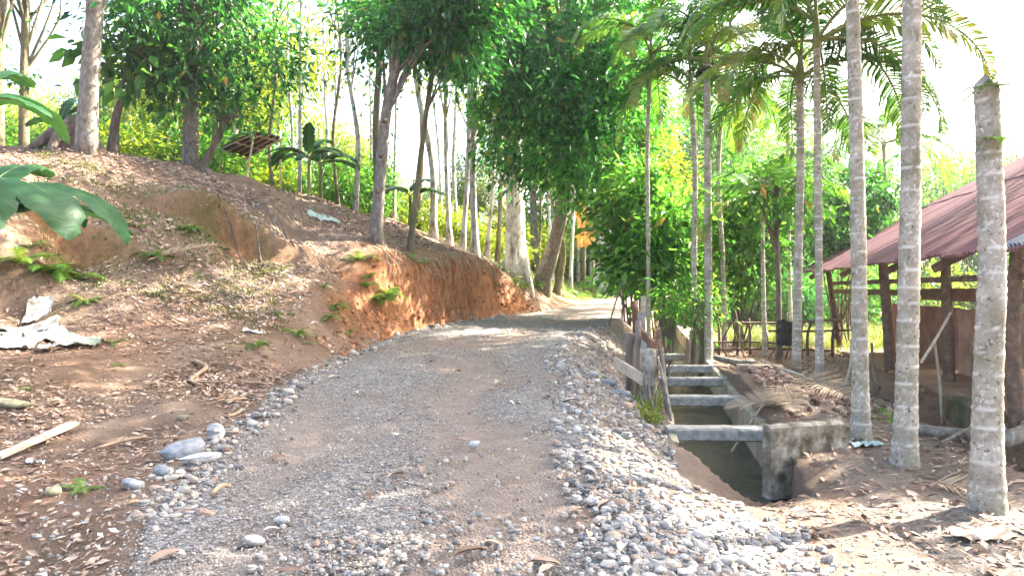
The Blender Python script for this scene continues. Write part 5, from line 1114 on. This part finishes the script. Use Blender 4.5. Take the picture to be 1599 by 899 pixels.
# things in front of the shed
pole('log', 'fallen pale log spanning the hollow in front of the shed', 'log', P(1425, 672, 8.3), P(1605, 684, 7.6), .085, 'bark_grey', 9, .03); pole('log', 'second log resting behind the shortened palm', 'log', P(1560, 690, 7.4), P(1680, 640, 8.3), .09, 'bark_grey', 9, .03)
pole('stick', 'cut pale stick leaning on the dark clay panel of the shed', 'stick', P(1438, 566, 10.6), P(1484, 488, 11.2), .022, 'wood_pale', 7, .01); pole('stick', 'shorter stick standing against the leaning pale stick', 'stick', gz(P(1472, 610, 11.0)) - [0, 0, .05], P(1459, 530, 10.9), .024, 'wood_pale', 7, .01)
pole('pipe', 'thin green pipe standing beside the leaning shed post', 'pipe', gz(P(1330, 600, 12.6)) - [0, 0, .1], P(1331, 432, 12.8), .022, 'stem_green', 8, .005); pole('stick', 'bamboo prop leaning outward from the shed corner', 'stick', gz(P(1318, 612, 12.2)), P(1329, 530, 12.6), .025, 'wood_pale', 7)
pole('stick', 'short stake beside the leaning dark shed post', 'stick', gz(P(1370, 598, 12)), P(1361, 535, 12.2), .025, 'wood_grey', 7); pole('stick', 'branch lying in the hollow beneath the log', 'stick', G(1470, 7.6, .05), P(1540, 655, 8.2), .02, 'wood_grey', 6)
for k in range(5): a = G(1445 + 30 * k, 10.2 + .2 * (k % 3), .05); rk = place('rock', stone_me[k].copy(), None, a + [0, 0, .02], (0, 0, k), .22); rk.data.materials[0] = pl; tagit(rk, 'clay clod in front of the shed wall', 'clod', 'clay clods by the shed')
# scrub between the shed and the far palm
g = G(1216, 15.6); tree('tree', 'thin dark trunk with a torn black sheet at its foot', 'tree', g, [g, P(1216, 450, 15.6), P(1212, 340, 15.6), P(1216, 280, 15.6)], .06, .04, [(P(1216, 300, 15.6), (.6, .6, .45))], 'bark_brown', 'leaf_mid', 20, 40, .2, flare=1.2)
V, fc = sheet(.4, .4, 77, .1); V = np.stack([V[:, 0] * .8, V[:, 2], -V[:, 1] * 1.3], -1) + P(1227, 520, 15.45); solo('torn_sheet', (V, fc), M['dark'], P(1227, 545, 15.45), 'torn black sheet hanging on the thin dark trunk', 'sheet', None, True)
fn = thing('rail_fence', 'broken rail fence of rough poles beyond the husk heap', 'fence', gz(P(1180, 560, 17.6)))
for px in (1122, 1150, 1172, 1196, 1222, 1262, 1300): g = G(px, 17.6 + .01 * (px % 7)); part(fn, 'post', tube(curve([g - [0, 0, .2], g + [rng.normal() * .04, 0, .5], g + [rng.normal() * .08, 0, .75 + .35 * rng.random()]], 6), np.linspace(.04, .028, 6), 6), M['wood_brown'], True)
for z, x0, x1 in ((.35, 1108, 1240), (.8, 1130, 1310), (.18, 1115, 1300), (.6, 1200, 1330)): a = G(x0, 17.55); e = G(x1, 17.7); part(fn, 'rail', tube(curve([[a[0], a[1], a[2] + z], [(a[0] + e[0]) / 2, 17.6, z - .03], [e[0], e[1], e[2] + z + .05 * rng.normal()]], 8), .026, 6), M['wood_brown'], True)
for k in range(5): g = G(1140 + 28 * k, 16.9); pole('branch', 'bare crooked branch sticking up by the rail fence', 'branch', g - [0, 0, .1], g + [rng.normal() * .35, .1, .7 + .4 * rng.random()], .018, 'wood_brown', 5, .12, 'bare branches by the rail fence')

# ------------------------------------------------------------------ the lean-to on the ridge
A, B_, C_, D_ = P(343, 231, 22.4), P(397, 207, 21.0), P(438, 216, 21.6), P(386, 247, 23.0)
lt = thing('lean_to', 'small lean-to shelter with a dark sloping roof on poles on the ridge', 'shelter', gz(P(390, 262, 21.6)))
rm = mat_simple('dark_thatch', [(.3, (.05, .022, .02)), (.55, (.1, .045, .038)), (.75, (.17, .085, .07))], 9, .9, .5, .02, (1, 4, 1))
nst = 9
for k in range(nst):                                            # roof strips
    f0, f1 = k / nst, (k + 1.12) / nst; p = A + (B_ - A) * f0; q = D_ + (C_ - D_) * f0; p2 = A + (B_ - A) * min(f1, 1.02); q2 = D_ + (C_ - D_) * min(f1, 1.02); nn = unit(np.cross(q - p, p2 - p)); nn = nn * np.sign(nn[2]); lift = .01 + .008 * (k % 2)
    V = np.array([p, q, q2, p2]) + nn * lift + rng.normal(size=(4, 3)) * .008; V = np.vstack([V, V + nn * .03]); part(lt, 'roof_strip', (V, [np.array([[0, 1, 2, 3], [7, 6, 5, 4], [0, 4, 5, 1], [1, 5, 6, 2], [2, 6, 7, 3], [3, 7, 4, 0]])]), rm)
dn = np.array([0, 0, -.03])
for f in (.02, .27, .5, .75, .98): part(lt, 'rafter', tube([A + (D_ - A) * f + dn - (B_ - A) * .03, B_ + (C_ - B_) * f + dn + (B_ - A) * .03], .022, 6), M['wood_pale'], True)
for f in (.03, .5, .97): part(lt, 'purlin', tube([A + (B_ - A) * f + dn * 2.2, D_ + (C_ - D_) * f + dn * 2.2], .026, 6), M['wood_pale'], True)
for q, (dx, dy) in ((A, (.02, 0)), (B_, (-.25, -.1)), (C_, (.0, 0)), (D_, (.03, 0))): g = gz(q + [dx, dy, 0]); part(lt, 'post', tube(curve([g - [0, 0, .2], (g + q) / 2, q + dn], 5), .03, 7), M['wood_pale'], True)

# ------------------------------------------------------------------ tall shade trees right of the view, their crowns high over the yard
for lab, bx, by, ell in (
    ('broad shade tree beyond the near end of the red-roofed shed', 11.0, 3.4, [((9.5, 7.0, 10.6), (2.6, 2.6, 1.5)), ((7.6, 11.0, 11.0), (2.3, 2.5, 1.3)), ((6.0, 8.4, 10.4), (1.9, 2.2, 1.1)), ((11.5, 4, 9.8), (2.6, 2.6, 1.6)), ((10.6, 11.4, 11), (2.2, 2.4, 1.4)), ((8.0, 3.6, 9.0), (2.0, 2.0, 1.2)), ((5.2, 4.8, 9.2), (1.7, 1.8, 1.0)), ((4.4, 12.9, 11.6), (1.8, 1.8, 1.0))]),
    ('tall shade tree behind the back wall of the red-roofed shed', 18.8, 20, [((16, 19, 13.2), (2.8, 2.8, 1.7)), ((12.8, 17.6, 13.0), (2.6, 2.6, 1.4)), ((10.0, 18.5, 12.6), (2.4, 2.6, 1.3)), ((14.5, 14.2, 12.6), (2.6, 2.6, 1.5)), ((10.8, 14.6, 12.0), (2.2, 2.2, 1.2)), ((7.2, 15.4, 12.8), (2.3, 2.3, 1.2)), ((6.6, 17.8, 12.4), (2.1, 2.1, 1.1))])):
    g = np.array([bx, by, h1(bx, by)]); c0 = np.array(ell[0][0]); tree('tree', lab, 'tree', g, [g, g + [.1, .1, 4], g * .6 + np.array([c0[0], c0[1], 0]) * .4 + [0, 0, c0[2] * .72], c0], .24, .1, ell, 'bark_grey', 'leaf_deep', 330, 46, .3, nlimb=30, spread=.55)


# ------------------------------------------------------------------ thin haze volume added to lift the darks and glow toward the sun
m = bpy.data.materials.new('haze'); m.use_nodes = True; nt = m.node_tree; nt.nodes.remove(nt.nodes['Principled BSDF'])
pv = nt.nodes.new('ShaderNodeVolumePrincipled'); pv.inputs['Color'].default_value = (1, 1, 1, 1); pv.inputs['Density'].default_value = .0008; pv.inputs['Anisotropy'].default_value = .6
nt.links.new(pv.outputs[0], nt.nodes['Material Output'].inputs['Volume'])
lo_, hi_ = np.array([-112., -27, -4]), np.array([122., 152, 22]); hz_ = np.array([[x, y, z] for x in (lo_[0], hi_[0]) for y in (lo_[1], hi_[1]) for z in (lo_[2], hi_[2])])
tagit(place('haze', mesh_np('haze', hz_, np.array([[0, 1, 3, 2], [4, 6, 7, 5], [0, 4, 5, 1], [2, 3, 7, 6], [0, 2, 6, 4], [1, 5, 7, 3]]), m)), 'thin pale haze added to lift the darks and glow toward the sun', 'haze', kind='stuff')
